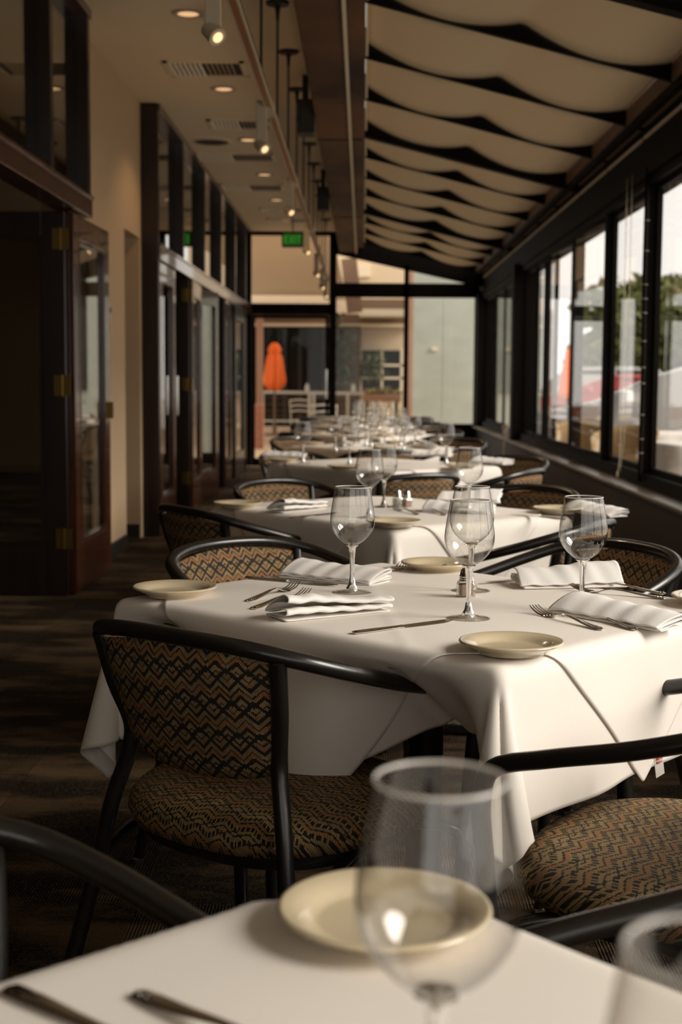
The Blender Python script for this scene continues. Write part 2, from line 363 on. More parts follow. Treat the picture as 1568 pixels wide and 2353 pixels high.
# wall controls on the painted wall
t = empty('thermostat', (XL, 8.80, 1.61), 0, 'small cream thermostat on the beige wall above the light switch', 'thermostat')
B(0, .045, -.04, .04, -.06, .06).obj('housing', 'white_paint', t, bevel=.004); B(.045, .049, -.02, .02, .0, .03).obj('dial_window', 'dark_base', t)
t = empty('light_switch', (XL, 8.80, 1.20), 0, 'tall cream light switch plate on beige wall below thermostat', 'switch')
B(0, .028, -.035, .035, -.07, .07).obj('cover_plate', 'white_paint', t, bevel=.002); B(.028, .036, -.008, .008, -.02, .02).obj('toggle', 'white_paint', t)

# ------------------------------------------------------------------ beam, track, ceiling fittings
struct('trim_15', B(-.335, -.105, YB, YE, 2.94, 3.34), 'beam_wood', bevel=.006)
struct('trim_16', B(-.103, .0, YB, YE, 2.99, 3.34), 'beam_wood')
struct('trim_17', B(-.112, -.094, YB, YE, 2.925, 2.95), 'cream_trim')
for k, y in enumerate((5.6, 10.2, 14.9)): struct('trim_%d' % (18+k), B(-.34, -.02, y, y+.05, 2.933, 2.945), 'black')
def speaker(y, label):
    r = empty('box_speaker', (-.40, y, 2.93), 0, label, 'speaker', 'black boxes beside the wooden beam')
    B(-.045, .06, -.09, .09, -.10, .12).obj('cabinet', 'black', r, bevel=.006); B(-.02, .02, -.015, .015, .12, .29).obj('bracket', 'black', r); B(-.035, .05, -.096, -.09, -.09, .11).obj('grille', 'dark_base', r)
speaker(9.4, 'black box hanging beside the wooden beam, nearer and larger one'); speaker(13.5, 'black box hanging beside the wooden beam, farther smaller one')
TX, TZ = -.477, 2.545
tk = empty('track_rail', (TX, 0, TZ), 0, 'long cream lighting track with brown slot hung under the ceiling', 'lighting track')
ys = [2.2, 4.75, 6.95, 9.5, 12.4, 15.0, 17.0, 18.8]
for a, b2 in zip(ys[:-1], ys[1:]):
    mb = B(-.020, -.013, a+.22, b2-.02, -.016, .016).box(.013, .020, a+.22, b2-.02, -.016, .016).box(-.020, .020, a+.22, b2-.02, .006, .016)
    mb.obj('channel', 'white_paint', tk); B(-.013, .013, a+.22, b2-.02, -.015, .006).obj('slot', 'track_brown', tk)
    B(-.021, .021, a, a+.22, -.018, .017).obj('joint_cover', 'white_paint', tk)
def rod(y, first=[None]):
    if first[0] is None:
        r = empty('hanger_rod', (TX, y, TZ), 0, 'thin dark hanger rod with round ceiling plate holding the light track', 'hanger rod', 'track hanger rods')
        MB().tube([(0, 0, .016), (0, 0, ZC-TZ-.01)], .0065, 8, smooth=False).obj('rod', 'dark_base', r, smooth=True)
        MB().lathe([(.008, ZC-TZ-.10), (.012, ZC-TZ-.05), (.016, ZC-TZ-.022), (.060, ZC-TZ-.016), (.064, ZC-TZ-.002), (.060, ZC-TZ)], 24).obj('ceiling_plate', 'dark_base', r, smooth=True)
        first[0] = r; return
    c = copy_tree(first[0]); c.location = (TX, y, TZ)
    return c
_on = ['first', 'second', 'third', 'fourth', 'fifth', 'sixth', 'seventh', 'eighth', 'ninth', 'tenth']
for k_, y in enumerate((3.1, 4.2, 5.3, 6.43, 7.62, 8.72, 9.82, 10.92, 12.02, 13.1, 14.2, 15.3, 16.4, 17.5)):
    c_ = rod(y)
    if c_: c_['label'] = 'thin track hanger rod whose ceiling plate is above the picture, %s one' % ['', 'farther', 'next farther', 'farthest'][k_] if k_ < 4 else 'track hanger rod with round ceiling plate, %s visible plate from the camera' % _on[k_-4]
SL = ['cream track spotlight nearest the camera, warm lamp lit', 'second cream track spotlight along the rail', 'third cream track spotlight along the rail', 'fourth cream track spotlight, left of the green sign'] 
sp0 = None
for k, y in enumerate((4.72, 6.93, 9.48, 12.38, 15.0, 17.0, 18.7)):
    if sp0 is None:
        sp0 = empty('track_spotlight', (TX-.028, y, TZ), 0, SL[0], 'spotlight', 'track spotlights')
        B(-.032, .020, -.022, .022, -.18, .016).obj('driver_box', 'white_paint', sp0, bevel=.003)
        d = Vector((.55, -.55, -.62)).normalized(); p = Vector((-.005, -.01, -.205))
        mb = MB().tube([p-d*.035, p-d*.03, p+d*.03], [.022, .029, .031], 24, smooth=False); mb.obj('lamp_head', 'white_paint', sp0, smooth=True)
        MB().tube([p+d*.0305, p+d*.033], .018, 24, smooth=False).obj('lens', 'spot_warm', sp0)
        MB().tube([(-.005, -.01, -.17), p-d*.02], .010, 8, smooth=False).obj('swivel', 'dark_base', sp0)
        c = sp0
    else:
        c = copy_tree(sp0); c.location = (TX-.028, y, TZ)
        c['label'] = SL[k] if k < 4 else 'small cream track spotlight in the cluster above the glazed end wall'
    lt = bpy.data.lights.new('spot', 'SPOT'); lt.energy = 14; lt.spot_size = 1.0; lt.spot_blend = .6; lt.color = (1, .72, .42); lt.shadow_soft_size = .03
    lo = bpy.data.objects.new('spotlight_light', lt); COL.objects.link(lo); lo.parent = c; lo.location = (.03, -.055, -.25)
    lo.rotation_euler = Vector((-.55, .55, .62)).to_track_quat('Z', 'Y').to_euler()
DL = ['large round recessed downlight nearest the camera', 'second recessed downlight, past the first air vent', 'third recessed downlight beside the ceiling speaker', 'fourth recessed downlight, small and warm']
dn = None
for k, y in enumerate((7.85, 9.82, 11.85, 13.8, 15.7, 17.6)):
    if dn is None:
        dn = empty('downlight', (-.99, y, ZC), 0, DL[0], 'ceiling light', 'recessed downlights')
        MB().lathe([(.058, -.001), (.060, -.008), (.085, -.010), (.090, -.004), (.090, 0)], 36, cap=False).obj('trim_ring', 'white_paint', dn, smooth=True)
        MB().lathe([(.060, -.0045), (.0, -.0045)], 36, cap=False).obj('lamp_disc', 'lamp_warm', dn); c = dn
    else:
        c = copy_tree(dn); c.location = (-.99, y, ZC); c['label'] = DL[k] if k < 4 else 'tiny recessed downlight near the far end of the ceiling'
    lt = bpy.data.lights.new('down', 'SPOT'); lt.energy = 9; lt.spot_size = 2.1; lt.spot_blend = .5; lt.color = (1, .66, .36); lt.shadow_soft_size = .05
    lo = bpy.data.objects.new('downlight_light', lt); COL.objects.link(lo); lo.parent = c; lo.location = (0, 0, -.02)
def vent(x, y, w, l, label):
    r = empty('air_vent', (x, y, ZC), 0, label, 'air vent', 'ceiling air vents')
    mb = MB()
    for x0, x1, y0, y1 in ((-w/2, w/2, -l/2, -l/2+.025), (-w/2, w/2, l/2-.025, l/2), (-w/2, -w/2+.03, -l/2, l/2), (w/2-.03, w/2, -l/2, l/2)): mb.box(x0, x1, y0, y1, -.012, 0)
    mb.obj('frame', 'vent_paint', r); B(-w/2+.03, w/2-.03, -l/2+.02, l/2-.02, -.003, -.001).obj('backing', 'black', r)
    n = int((w-.08)/.032)
    for k in range(n):
        xx = -w/2+.045+k*.032; s_ = -.012 if xx < 0 else .012
        MB().add([(xx, -l/2+.025, -.004), (xx+.003, -l/2+.025, -.004), (xx+.003+s_, -l/2+.025, -.016), (xx+s_, -l/2+.025, -.016), (xx, l/2-.025, -.004), (xx+.003, l/2-.025, -.004), (xx+.003+s_, l/2-.025, -.016), (xx+s_, l/2-.025, -.016)],
                 [(0, 1, 2, 3), (7, 6, 5, 4), (0, 4, 5, 1), (1, 5, 6, 2), (2, 6, 7, 3), (3, 7, 4, 0)]).obj('slat', 'vent_paint', r)
vent(-1.04, 9.2, .52, .42, 'louvred ceiling air vent nearest the camera'); vent(-.99, 11.15, .50, .40, 'second ceiling air vent, partly behind a spotlight')
vent(-1.18, 12.75, .72, .42, 'wide third ceiling air vent past the round speaker'); vent(-1.18, 14.7, .66, .45, 'fourth ceiling air vent, wide and dim')
vent(-.96, 16.6, .56, .35, 'fifth ceiling air vent near the green sign'); vent(-.95, 17.7, .56, .35, 'farthest ceiling air vent above the green sign')
r = empty('ceiling_speaker', (-1.31, 11.95, ZC), 0, 'round flush ceiling speaker beside the air vents', 'speaker')
MB().lathe([(.0, -.006), (.14, -.008), (.15, -.004)], 36, cap=False).obj('grille', 'knee_wall', r); MB().lathe([(.15, -.009), (.168, -.007), (.17, 0)], 36, cap=False).obj('rim', 'vent_paint', r)
MATS['knee_wall'].name
mb = MB()
for k in range(3): mb.tube([(-.86+.055*math.cos(a*PI/8), 7.78+.05*math.sin(a*PI/8), ZC-.02-k*.014-.006*math.sin(a*PI/8)) for a in range(17)], .003, 6, res=2)
mb.tube([(-.86, 7.83, ZC-.02), (-.86, 7.83, ZC)], .003, 6, smooth=False)
tag(mb.obj('cable_coil', 'white_paint'), 'small loop of pale cable on the ceiling beside the nearest downlight', 'cable')
# exit sign
p = atY(673, 551, 17.4)
r = empty('exit_sign', p, 0, 'green lit EXIT sign hanging from the ceiling', 'exit sign')
B(-.135, .135, -.03, .03, -.095, .095).obj('housing', 'black_metal', r, bevel=.01); B(-.118, .118, -.034, -.030, -.078, .078).obj('sign_face', 'exit_face', r)
mb = MB(); h = .048; y0, y1 = -.037, -.034
def st_(x0, z0, x1, z1, w=.012): mb.bar((x0, (y0+y1)/2, z0), (x1, (y0+y1)/2, z1), .003, w) if abs(x1-x0) < 1e-6 else mb.bar((x0, (y0+y1)/2, z0), (x1, (y0+y1)/2, z1), .003, w)
for (x0, x1, z0, z1) in ((-.10, -.088, -h, h), (-.10, -.058, h-.012, h), (-.10, -.064, -.006, .006), (-.10, -.058, -h, -h+.012), (.024, .036, -h, h), (.052, .104, h-.012, h), (.072, .084, -h, h)): mb.box(x0, x1, y0, y1, z0, z1)
for s in (-1, 1):
    mb.add([(-.046, y0, s*h), (-.034, y0, s*h), (.012, y0, -s*h), (.0, y0, -s*h), (-.046, y1, s*h), (-.034, y1, s*h), (.012, y1, -s*h), (.0, y1, -s*h)], [(0, 1, 2, 3), (7, 6, 5, 4), (0, 4, 5, 1), (1, 5, 6, 2), (2, 6, 7, 3), (3, 7, 4, 0)])
mb.obj('letters', 'exit_letter', r); MB().tube([(0, 0, .09), (0, 0, ZC-p.z)], .008, 8, smooth=False).obj('stem', 'black_metal', r)

# ------------------------------------------------------------------ sloped roof with fabric swags
XA, XB = 0.0, 1.52; ZA, ZB = 3.045, 2.665
def zr(x): return ZA+(ZB-ZA)*(x-XA)/(XB-XA)
RY = [6.95+1.175*k for k in range(-8, 11)]
def rafter(y, big, n):
    w = .09 if big else .035; d = .035 if big else 0; x0 = -.02; x1 = 1.62
    mb = MB(); zs = lambda x, o: zr(x)+o
    mb.add([(x0, y, zs(x0, -d)), (x1, y, zs(x1, -d)), (x1, y+w, zs(x1, -d)), (x0, y+w, zs(x0, -d)), (x0, y, zs(x0, .17)), (x1, y, zs(x1, .17)), (x1, y+w, zs(x1, .17)), (x0, y+w, zs(x0, .17))],
           [(0, 3, 2, 1), (4, 5, 6, 7), (0, 1, 5, 4), (1, 2, 6, 5), (2, 3, 7, 6), (3, 0, 4, 7)])
    struct('trim_%d' % n, mb, 'black_metal')
for k, y in enumerate(RY): rafter(y, (k+8) % 4 == 3, 30+k)
# fabric panels: each a sheet hung with two sags between rafters
DIPS = .082
for k in range(len(RY)-1):
    big = (k+8) % 4 == 3
    y0 = RY[k]+(.09 if big else .035)+.004; y1 = RY[k+1]-.004
    xm = .775
    def fab(u, v, y0=y0, y1=y1):
        x = XA+.015+u*(XB-XA-.03); q = x/xm if x < xm else (x-xm)/(XB-xm); q = min(max(q, 0), 1)
        sag = DIPS*(1-(2*q-1)**2); return (x, y0+v*(y1-y0), zr(x)+.092-sag)
    p_ = MB().grid(fab, 48, 6); r = empty('fabric_swag', (0, 0, 0), 0, 'cream fabric ceiling panel hung in two sags between rafters, row %s' % ('%s from the end wall' % ['nearest', 'second', 'third', 'fourth', 'fifth', 'sixth', 'seventh', 'eighth', 'ninth', 'tenth', 'eleventh', 'twelfth', 'thirteenth', 'fourteenth', 'fifteenth', 'sixteenth', 'seventeenth', 'eighteenth', 'nineteenth'][len(RY)-2-k]), 'ceiling fabric', 'fabric ceiling panels')
    o = p_.obj('fabric', 'swag_fabric', r, smooth=True, sharp=25)
    so = o.modifiers.new('thick', 'SOLIDIFY'); so.thickness = .0012
    B(XA+.002, XA+.016, y0, y1, zr(0)+.005, zr(0)+.10).obj('end_batten', 'cream_trim', r)
    B(XB-.012, XB+.012, y0, y1, ZB, ZB+.17).obj('end_batten', 'brown_trim', r)
MB_ = MB().add([(-.3, YB, 3.345), (1.9, YB, zr(1.9)+.18), (1.9, YE, zr(1.9)+.18), (-.3, YE, 3.345), (-.3, YB, 3.355), (1.9, YB, zr(1.9)+.19), (1.9, YE, zr(1.9)+.19), (-.3, YE, 3.355)], [(0, 3, 2, 1), (4, 5, 6, 7), (0, 1, 5, 4), (1, 2, 6, 5), (2, 3, 7, 6), (3, 0, 4, 7)])
struct('window_40', MB_, 'roof_glass')
# eaves: soffit strip, bright bead and header over the windows
struct('trim_60', B(1.565, 1.63, YB, YE, 2.655, 2.70), 'brown_trim'); struct('trim_59', B(1.522, 1.565, YB, YE, 2.63, 2.80), 'black_metal')
tk = 61
for k in range(len(RY)-1):
    struct('trim_%d' % tk, B(1.608, 1.622, RY[k]+.05, RY[k+1]-.02, 2.585, 2.600), 'cream_trim'); tk += 1
struct('trim_%d' % tk, B(1.622, 1.80, YB, YE, 2.31, 2.88), 'black_metal', bevel=.004); tk += 1
struct('trim_%d' % tk, B(1.60, 1.622, YB, YE, 2.36, 2.43), 'black_metal', bevel=.003); tk += 1

# ------------------------------------------------------------------ window wall on the right
struct('wall_right', B(1.56, 1.80, YB, YE, 0, .565), 'knee_wall')
lg = empty('windowsill_right', (0, 0, 0), kind='structure'); lg.name = 'trim_90'
y = YB
while y < YE-.1:
    B(1.505, 1.64, y, min(y+1.37, YE)-.006, .565, .59).obj('sill_board', 'ledge', lg, bevel=.006); y += 1.37
struct('trim_91', B(1.625, 1.76, YB, YE, .585, .665), 'black_metal', bevel=.004)
ml = [1.1, 2.47, 3.84, 5.21, 6.58, 7.95, 9.32, 10.69, 12.06, 12.75, 13.38]
for k, y in enumerate(ml):
    w = .07 if y < 12 else .022; struct('trim_%d' % (92+k), B(1.622 if y < 12 else 1.662, 1.70, y, y+w, .66, 2.32), 'black_metal', bevel=.004)
for k, y in enumerate((14.25, 18.75)): struct('trim_%d' % (110+k), B(1.545, 1.80, y, y+.22, .56, 2.40), 'black_metal', bevel=.006)
for k, y in enumerate((15.5, 16.4, 17.4)): struct('trim_%d' % (112+k), B(1.665, 1.70, y, y+.022, .66, 2.32), 'black_metal')
ml2 = [YB]+ml+[14.25, 15.5, 16.4, 17.4, 18.75]; wn = 11
def framed_pane(n, y0, y1, ang=0):
    r = empty('window_%d' % n, (XR, y0, 0), ang, kind='structure'); L_ = y1-y0
    B(-.003, .003, 0.03, L_-.03, .70, 2.28).obj('glass_pane', 'window_glass', r)
    th = .014 if y0 < 12 else .006; B(-th, th, 0.005, .03, .667, 2.31).box(-th, th, L_-.03, L_-.005, .667, 2.31).box(-.014, .014, .03, L_-.03, .667, .70).box(-.014, .014, .03, L_-.03, 2.28, 2.31).obj('sash', 'black_metal', r)
    return r
for a, b2 in zip(ml2[:-1], ml2[1:]):
    wa = .07 if a < 12 else .03
    if a == 14.25: wa = .22
    if a == YB: wa = 0
    framed_pane(wn, a+wa, b2, math.radians(3.0) if a in (9.32, 10.69) else 0); wn += 1
# cable ties on the mullion and the blind cord
r = empty('tied_cable_conduit', (1.605, 7.93, 0), 0, 'black conduit strapped with pale ties along a window mullion', 'conduit')
MB().tube([(0, 0, .62), (.004, 0, 1.2), (-.003, 0, 1.8), (0, 0, 2.4)], .014, 10).obj('conduit', 'black_metal', r, smooth=True)
for z in (.78, .86, 1.0, 1.18, 1.27, 1.42, 1.58, 1.66, 1.74, 1.93, 2.1): MB().lathe([(.0155, z), (.018, z+.002), (.018, z+.005), (.0155, z+.007)], 14, cap=False).obj('tie', 'ledge', r)
r = empty('blind_cord', (1.60, 8.52, 0), 0, 'thin beaded blind cord hanging in front of the second window', 'cord')
MB().tube([(0, 0, 2.42), (0, 0, 1.6), (0, .0, .8), (-.02, -.03, .62)], .0022, 6).obj('cord', 'white_paint', r, smooth=True)
MB().tube([(0, -.16, 2.42), (0, -.155, 1.5), (0, -.12, .9), (-.01, -.06, .64)], .0018, 6).obj('cord', 'white_paint', r, smooth=True)
MB().lathe([(.002, .60), (.007, .605), (.007, .63), (.002, .64)], 10, c=(-.02, -.03)).obj('pull', 'cream_trim', r)
# ------------------------------------------------------------------ glazed end wall
s_ = YE/F
def ex(px): return (px-834.5)*s_
def ez(py): return CAMH+(878-py)*s_
E = [(562, 579, 543, 1072), (757, 773, 543, 1072), (927, 938, 615, 980), (1088, 1100, 650, 980)]
tn = 120
for x0, x1, y0, y1 in E: struct('trim_%d' % tn, B(ex(x0), ex(x1), YE-.02, YE+.06, max(ez(y1), 0), ez(y0)), 'black_metal'); tn += 1
for x0, x1, y0, y1 in ((562, 773, 538, 548), (562, 773, 701, 726), (773, 1090, 654, 686), (773, 930, 1045, 1072), (930, 1100, 972, 1072)):
    struct('trim_%d' % tn, B(ex(x0), ex(x1), YE-.02, YE+.06, max(ez(y1), 0), ez(y0)), 'black_metal'); tn += 1
xa, za, xb, zb = ex(765), ez(588), ex(1105), ez(662)
mb = MB().add([(xa, YE-.02, za), (xb, YE-.02, zb), (xb, YE-.02, 3.4), (xa, YE-.02, 3.4), (xa, YE+.06, za), (xb, YE+.06, zb), (xb, YE+.06, 3.4), (xa, YE+.06, 3.4)], [(0, 1, 2, 3), (7, 6, 5, 4), (0, 4, 5, 1), (1, 5, 6, 2), (2, 6, 7, 3), (3, 7, 4, 0)])
struct('trim_%d' % tn, mb, 'black_metal'); tn += 1
for k, (x0, x1, y0, y1) in enumerate(((579, 757, 548, 701), (773, 927, 600, 654), (773, 927, 686, 1045), (938, 1088, 640, 654), (938, 1088, 686, 972))):
    pane(50+k, ex(x0), ex(x1), YE+.01, YE+.016, ez(y1), ez(y0))
r = empty('door_1', (ex(579), YE, 0), 0, kind='structure'); w_ = ex(757)-ex(579)
B(.006, .05, -.015, .025, .01, ez(727)).obj('stile', 'black_metal', r); B(w_-.05, w_-.006, -.015, .025, .01, ez(727)).obj('stile', 'black_metal', r)
B(.05, w_-.05, -.015, .025, .01, .12).obj('bottom_rail', 'black_metal', r); B(.05, w_-.05, -.015, .025, ez(735), ez(727)).obj('top_rail', 'black_metal', r)
B(.05, w_-.05, .0, .006, .12, ez(735)).obj('glass_pane', 'window_glass', r); MB().tube([(w_-.03, -.05, .95), (w_-.03, -.05, 1.35)], .011, 8, smooth=False).obj('handle', 'steel', r)

# ------------------------------------------------------------------ tables and draped cloths
def sm(x, a, b): t = min(max((x-a)/(b-a), 0), 1); return t*t*(3-2*t)
def lay_cloth(sx, sy, rot, a, b, n=72, H=.7535, off=(0, 0), lift=0.0, swing=None, seed=1, amp=.012, rest=None, creases=()):
    """cloth laid on a slab of half size a x b: flat on top, rolled over the edges, cone folds at the corners"""
    rs = random.Random(seed); ph = [rs.random()*6 for _ in range(8)]; r = .020+lift; a0_, b0_ = a-.020, b-.020; H = H+lift; al = math.radians(14.5)
    nx, ny = n, int(round(n*sy/sx)); c, s = math.cos(rot), math.sin(rot); P = []
    for i in range(nx):
        for j in range(ny):
            u, v = (i/(nx-1)-.5)*sx, (j/(ny-1)-.5)*sy; x = c*u-s*v+off[0]; y = s*u+c*v+off[1]
            gx, gy = (1 if x > 0 else -1), (1 if y > 0 else -1); ex, ey = max(abs(x)-a0_, 0), max(abs(y)-b0_, 0)
            if ex == 0 and ey == 0:
                z = H+.0006*math.sin(x*21+ph[0])*math.sin(y*17+ph[1])
                for ax, pos in creases: z += .0016*math.exp(-(((u if ax == 0 else v)-pos)/.006)**2)
                P.append((x, y, z)); continue
            e = math.hypot(ex, ey); th = math.atan2(ey, ex); o = Vector((gx*math.cos(th), gy*math.sin(th), 0)); base = Vector((gx*min(abs(x), a0_), gy*min(abs(y), b0_), H))
            t = min(e/r, PI/2); p = base+o*(r*math.sin(t))-Vector((0, 0, r*(1-math.cos(t)))); rem = e-r*PI/2
            if rem > 0:
                if ex > 0 and ey > 0:
                    q = th/(PI/2); first = q < .5; a2_ = math.radians(7.2)
                    n_ = Vector((gx, 0, 0)) if first else Vector((0, gy, 0)); n_ = (n_*.8+Vector((gx*.6, gy*.6, 0))).normalized()
                    A = (n_*math.sin(a2_)+Vector((0, 0, -math.cos(a2_)))).normalized(); psi = 2*PI*((q*2) % 1.0)*(gx*gy)
                    d = Matrix.Rotation(-psi, 3, A) @ Vector((0, 0, -1)); p = p+d*rem
                else:
                    along = y if ex > 0 else x; lim = b0_ if ex > 0 else a0_; side = ('+x' if gx > 0 else '-x') if ex > 0 else ('+y' if gy > 0 else '-y')
                    fade = sm(lim-abs(along), 0, .12); g = (swing(side, along) if swing else 0)*fade
                    k = {'+x': 0, '-x': 1, '+y': 2, '-y': 3}[side]
                    w = amp*fade*min(rem/.25, 1)*(math.sin(13*along+ph[k])+.5*math.sin(27*along+ph[k+4]))
                    p = p-o*math.sin(g)*rem-Vector((0, 0, math.cos(g)*rem))+o*w
            if rest: p = rest(p, o)
            P.append(tuple(p))
    return P, nx, ny
def cloth_mesh(name, dr, m, parentless=True):
    v, nx, ny = dr; f = [(i*ny+j, (i+1)*ny+j, (i+1)*ny+j+1, i*ny+j+1) for i in range(nx-1) for j in range(ny-1)]
    mb = MB(); mb.v = [tuple(p) for p in v]; mb.f = f; o = mb.obj(name, m, smooth=True, sharp=0)
    ss = o.modifiers.new('smooth', 'SUBSURF'); ss.levels = 1; ss.render_levels = 1
    so = o.modifiers.new('thick', 'SOLIDIFY'); so.thickness = .0011; so.offset = 1
    # hem: a doubled narrow strip along the edge
    return o
HA, HB = .475, .40
ORD = ['first', 'second', 'third', 'fourth', 'fifth', 'sixth', 'seventh', 'eighth']
# table frames: near corner N and left corner L on the table plane -> centre and angle
def frame(n, l):
    ex_ = (l-n).normalized(); ey = Vector((ex_.y, -ex_.x, 0)); c = n+ex_*HA+ey*HB; return c, math.atan2(ex_.y, ex_.x)
n1, l1 = at(1152, 1543), at(243, 1376)
c1, a1 = frame(n1, l1)
n2 = at(905, 1222); l2 = at(472, 1166); c2, a2 = frame(n2, l2)
# table 0: far corner known
fc = at(838, 1990); d0 = (at(0, 2246)-at(640, 2047)).normalized(); e0 = Vector((-d0.y, d0.x, 0))
if e0.y > 0: e0 = -e0
c0 = fc+d0*HA+e0*HB; a0 = math.atan2(d0.y, d0.x)
TBL = [(c0, a0), (c1, a1), (c2, a2), (Vector((.11, 7.15, .75)), a2+.05), (Vector((.10, 9.05, .75)), a2-.05), (Vector((.08, 11.2, .75)), a2+.08), (Vector((.06, 13.3, .75)), a2-.03), (Vector((.05, 15.4, .75)), a2)]
CHAIRS = [((-.155, 2.395), (.596, .803)), ((.52, 2.06), (-.85, .53)), ((-.30+.147, 3.40-.149), (.70, -.71)), ((.64-.18, 3.42-.106), (-.85, -.5))]
FRONT = [((-.303, .965), (.78, -.63)), ((.352, 1.005), (-.97, -.15))]
def arms(chairs, c, a):
    """where each chair's arm tips reach in past the table edges, in table coordinates"""
    out = []
    for o, f in chairs:
        f = Vector(f).normalized(); rt = Vector((f.y, -f.x)); ca, sa = math.cos(-a), math.sin(-a)
        for s_ in (-1, 1):
            p = Vector(o)+rt*s_*.28+f*.23; d = Vector((p.x-c.x, p.y-c.y)); q = Vector((ca*d.x-sa*d.y, sa*d.x+ca*d.y)); g = Vector((ca*f.x-sa*f.y, sa*f.x+ca*f.y)); out.append((q, g))
    return out
def swing_for(lst, extra=None, wid=.075, deg=58):
    def sw(side, s_):
        g = extra(side, s_) if extra else 0
        for q, f in lst:
            if abs(q.x) > HA+.01 and side[1] == 'x' or abs(q.y) > HB+.01 and side[1] == 'y': continue
            if side[1] == 'y' and abs(f.y) > .6 and q.y*(1 if side == '+y' else -1) > 0: t = ((HB if side == '+y' else -HB)-q.y)/f.y; pos = q.x+f.x*t
            elif side[1] == 'x' and abs(f.x) > .6 and q.x*(1 if side == '+x' else -1) > 0: t = ((HA if side == '+x' else -HA)-q.x)/f.x; pos = q.y+f.y*t
            else: continue
            g = max(g, math.radians(deg)*math.exp(-((s_-pos)/wid)**2))
        return g
    return sw
A1 = arms(CHAIRS[:1]+CHAIRS[2:], c1, a1)
sw1 = swing_for(A1, lambda side, s_: math.radians(6+46*sm(-s_, -.02, .22)) if side == '+y' else 0)
_ca, _sa = math.cos(a1), math.sin(a1)
def rest1(p, o):                       # the near right side lies on the seat of the chair pushed in there
    w = Vector((c1.x+_ca*p[0]-_sa*p[1], c1.y+_sa*p[0]+_ca*p[1])); (ox, oy), f = CHAIRS[1]; f = Vector(f).normalized(); q = w-Vector((ox, oy))
    e = (q.x*f.y-q.y*f.x)/.265; g = q.dot(f)/.255
    if abs(e)**2.6+abs(g)**2.6 < 1 and p[2] < .497: return Vector((p[0], p[1], .497+(.497-p[2])*.05))
    return p
CR = ((0, -.02), (1, .26), (0, .38))
dr_base = lay_cloth(1.43, 1.34, math.radians(1.5), HA, HB, n=100, off=(.004, -.012), swing=sw1, seed=2, amp=.007, rest=rest1, creases=CR)
dr_top = lay_cloth(1.03, 1.03, math.radians(47), HA, HB, n=80, lift=.0035, off=(-.01, -.0), swing=sw1, seed=2, amp=.007, creases=((0, .1),))
dr_b2 = lay_cloth(1.40, 1.34, math.radians(-3), HA, HB, n=60, seed=9, amp=.014, off=(-.01, .01), creases=((1, .1),))
dr_t2 = lay_cloth(1.02, 1.02, math.radians(43), HA, HB, n=50, lift=.0035, seed=9, amp=.014)
dr_b0 = lay_cloth(1.40, 1.34, math.radians(1), HA, HB, n=80, seed=4, swing=swing_for(arms(FRONT, c0, a0)), creases=((0, .18), (1, -.1)))
TN = ['front table cut off by the bottom edge', 'large middle table in focus', 'second table behind the one in focus', 'third table back, left of the window wall', 'fourth table back under many glasses', 'fifth table back, blurred', 'sixth table back, blurred', 'farthest table before the glazed end wall']
bm0 = t_base = None
for k, (c, a) in enumerate(TBL):
    if k == 0 or k == 1:
        r = empty('dining_table', (c.x, c.y, 0), a, None, 'table', 'square dining tables in a row')
        B(-HA+.02, HA-.02, -HB+.02, HB-.02, .715, .748).obj('tabletop', 'dark_wood', r, bevel=.004)
        MB().lathe([(.036, .03), (.036, .70), (.12, .715)], 20).obj('column', 'chair_metal', r, smooth=True)
        mb = MB()
        for q in range(4): mb.bar((0, 0, .035), (.30*math.cos(q*PI/2+.78), .30*math.sin(q*PI/2+.78), .022), .055, .03)
        mb.obj('cross_base', 'chair_metal', r, bevel=.004); T = r
    else:
        r = copy_tree(T); r.location = (c.x, c.y, 0); r.rotation_euler.z = a
    r['label'] = 'black pedestal table under white cloth, the '+TN[k]
    if k == 1:
        o1 = cloth_mesh('tablecloth', dr_base, 'cloth'); o2 = cloth_mesh('cloth_topper', dr_top, 'cloth_top')
    elif k == 0:
        o1 = cloth_mesh('tablecloth', dr_b0, 'cloth'); o2 = cloth_mesh('cloth_topper', dr_t2, 'cloth_top')
    else:
        if k == 2: O1 = o1 = cloth_mesh('tablecloth', dr_b2, 'cloth'); O2 = o2 = cloth_mesh('cloth_topper', dr_t2, 'cloth_top')
        else: o1 = O1.copy(); o2 = O2.copy(); COL.objects.link(o1); COL.objects.link(o2)
    flip = PI if k in (3, 6) else 0
    for o in (o1, o2): o.location = (c.x, c.y, 0); o.rotation_euler = (0, 0, a+flip)
    tag(o1, 'long white tablecloth on the '+TN[k], 'tablecloth', 'white tablecloths')
    tag(o2, 'white overlay cloth laid diagonally on the '+TN[k], 'tablecloth', 'white overlay cloths')
# laundry tag on the overlay cloth
p = at(1510, 1742, .585)
r = empty('laundry_tag', p, .75, 'tiny white laundry tag with red print on the overlay corner', 'tag')
MB().add([(-.012, 0, .022), (.010, 0, .026), (.014, -.006, -.026), (-.008, -.006, -.03), (-.012, .001, .022), (.010, .001, .026), (.014, -.005, -.026), (-.008, -.005, -.03)], [(0, 3, 2, 1), (4, 5, 6, 7), (0, 1, 5, 4), (1, 2, 6, 5), (2, 3, 7, 6), (3, 0, 4, 7)]).obj('card', 'tag_white', r)
mb = MB()
for z in (.006, .0, -.006): mb.box(-.005, .006, -.0065, -.003, z, z+.002)
mb.obj('print', 'tag_red', r)

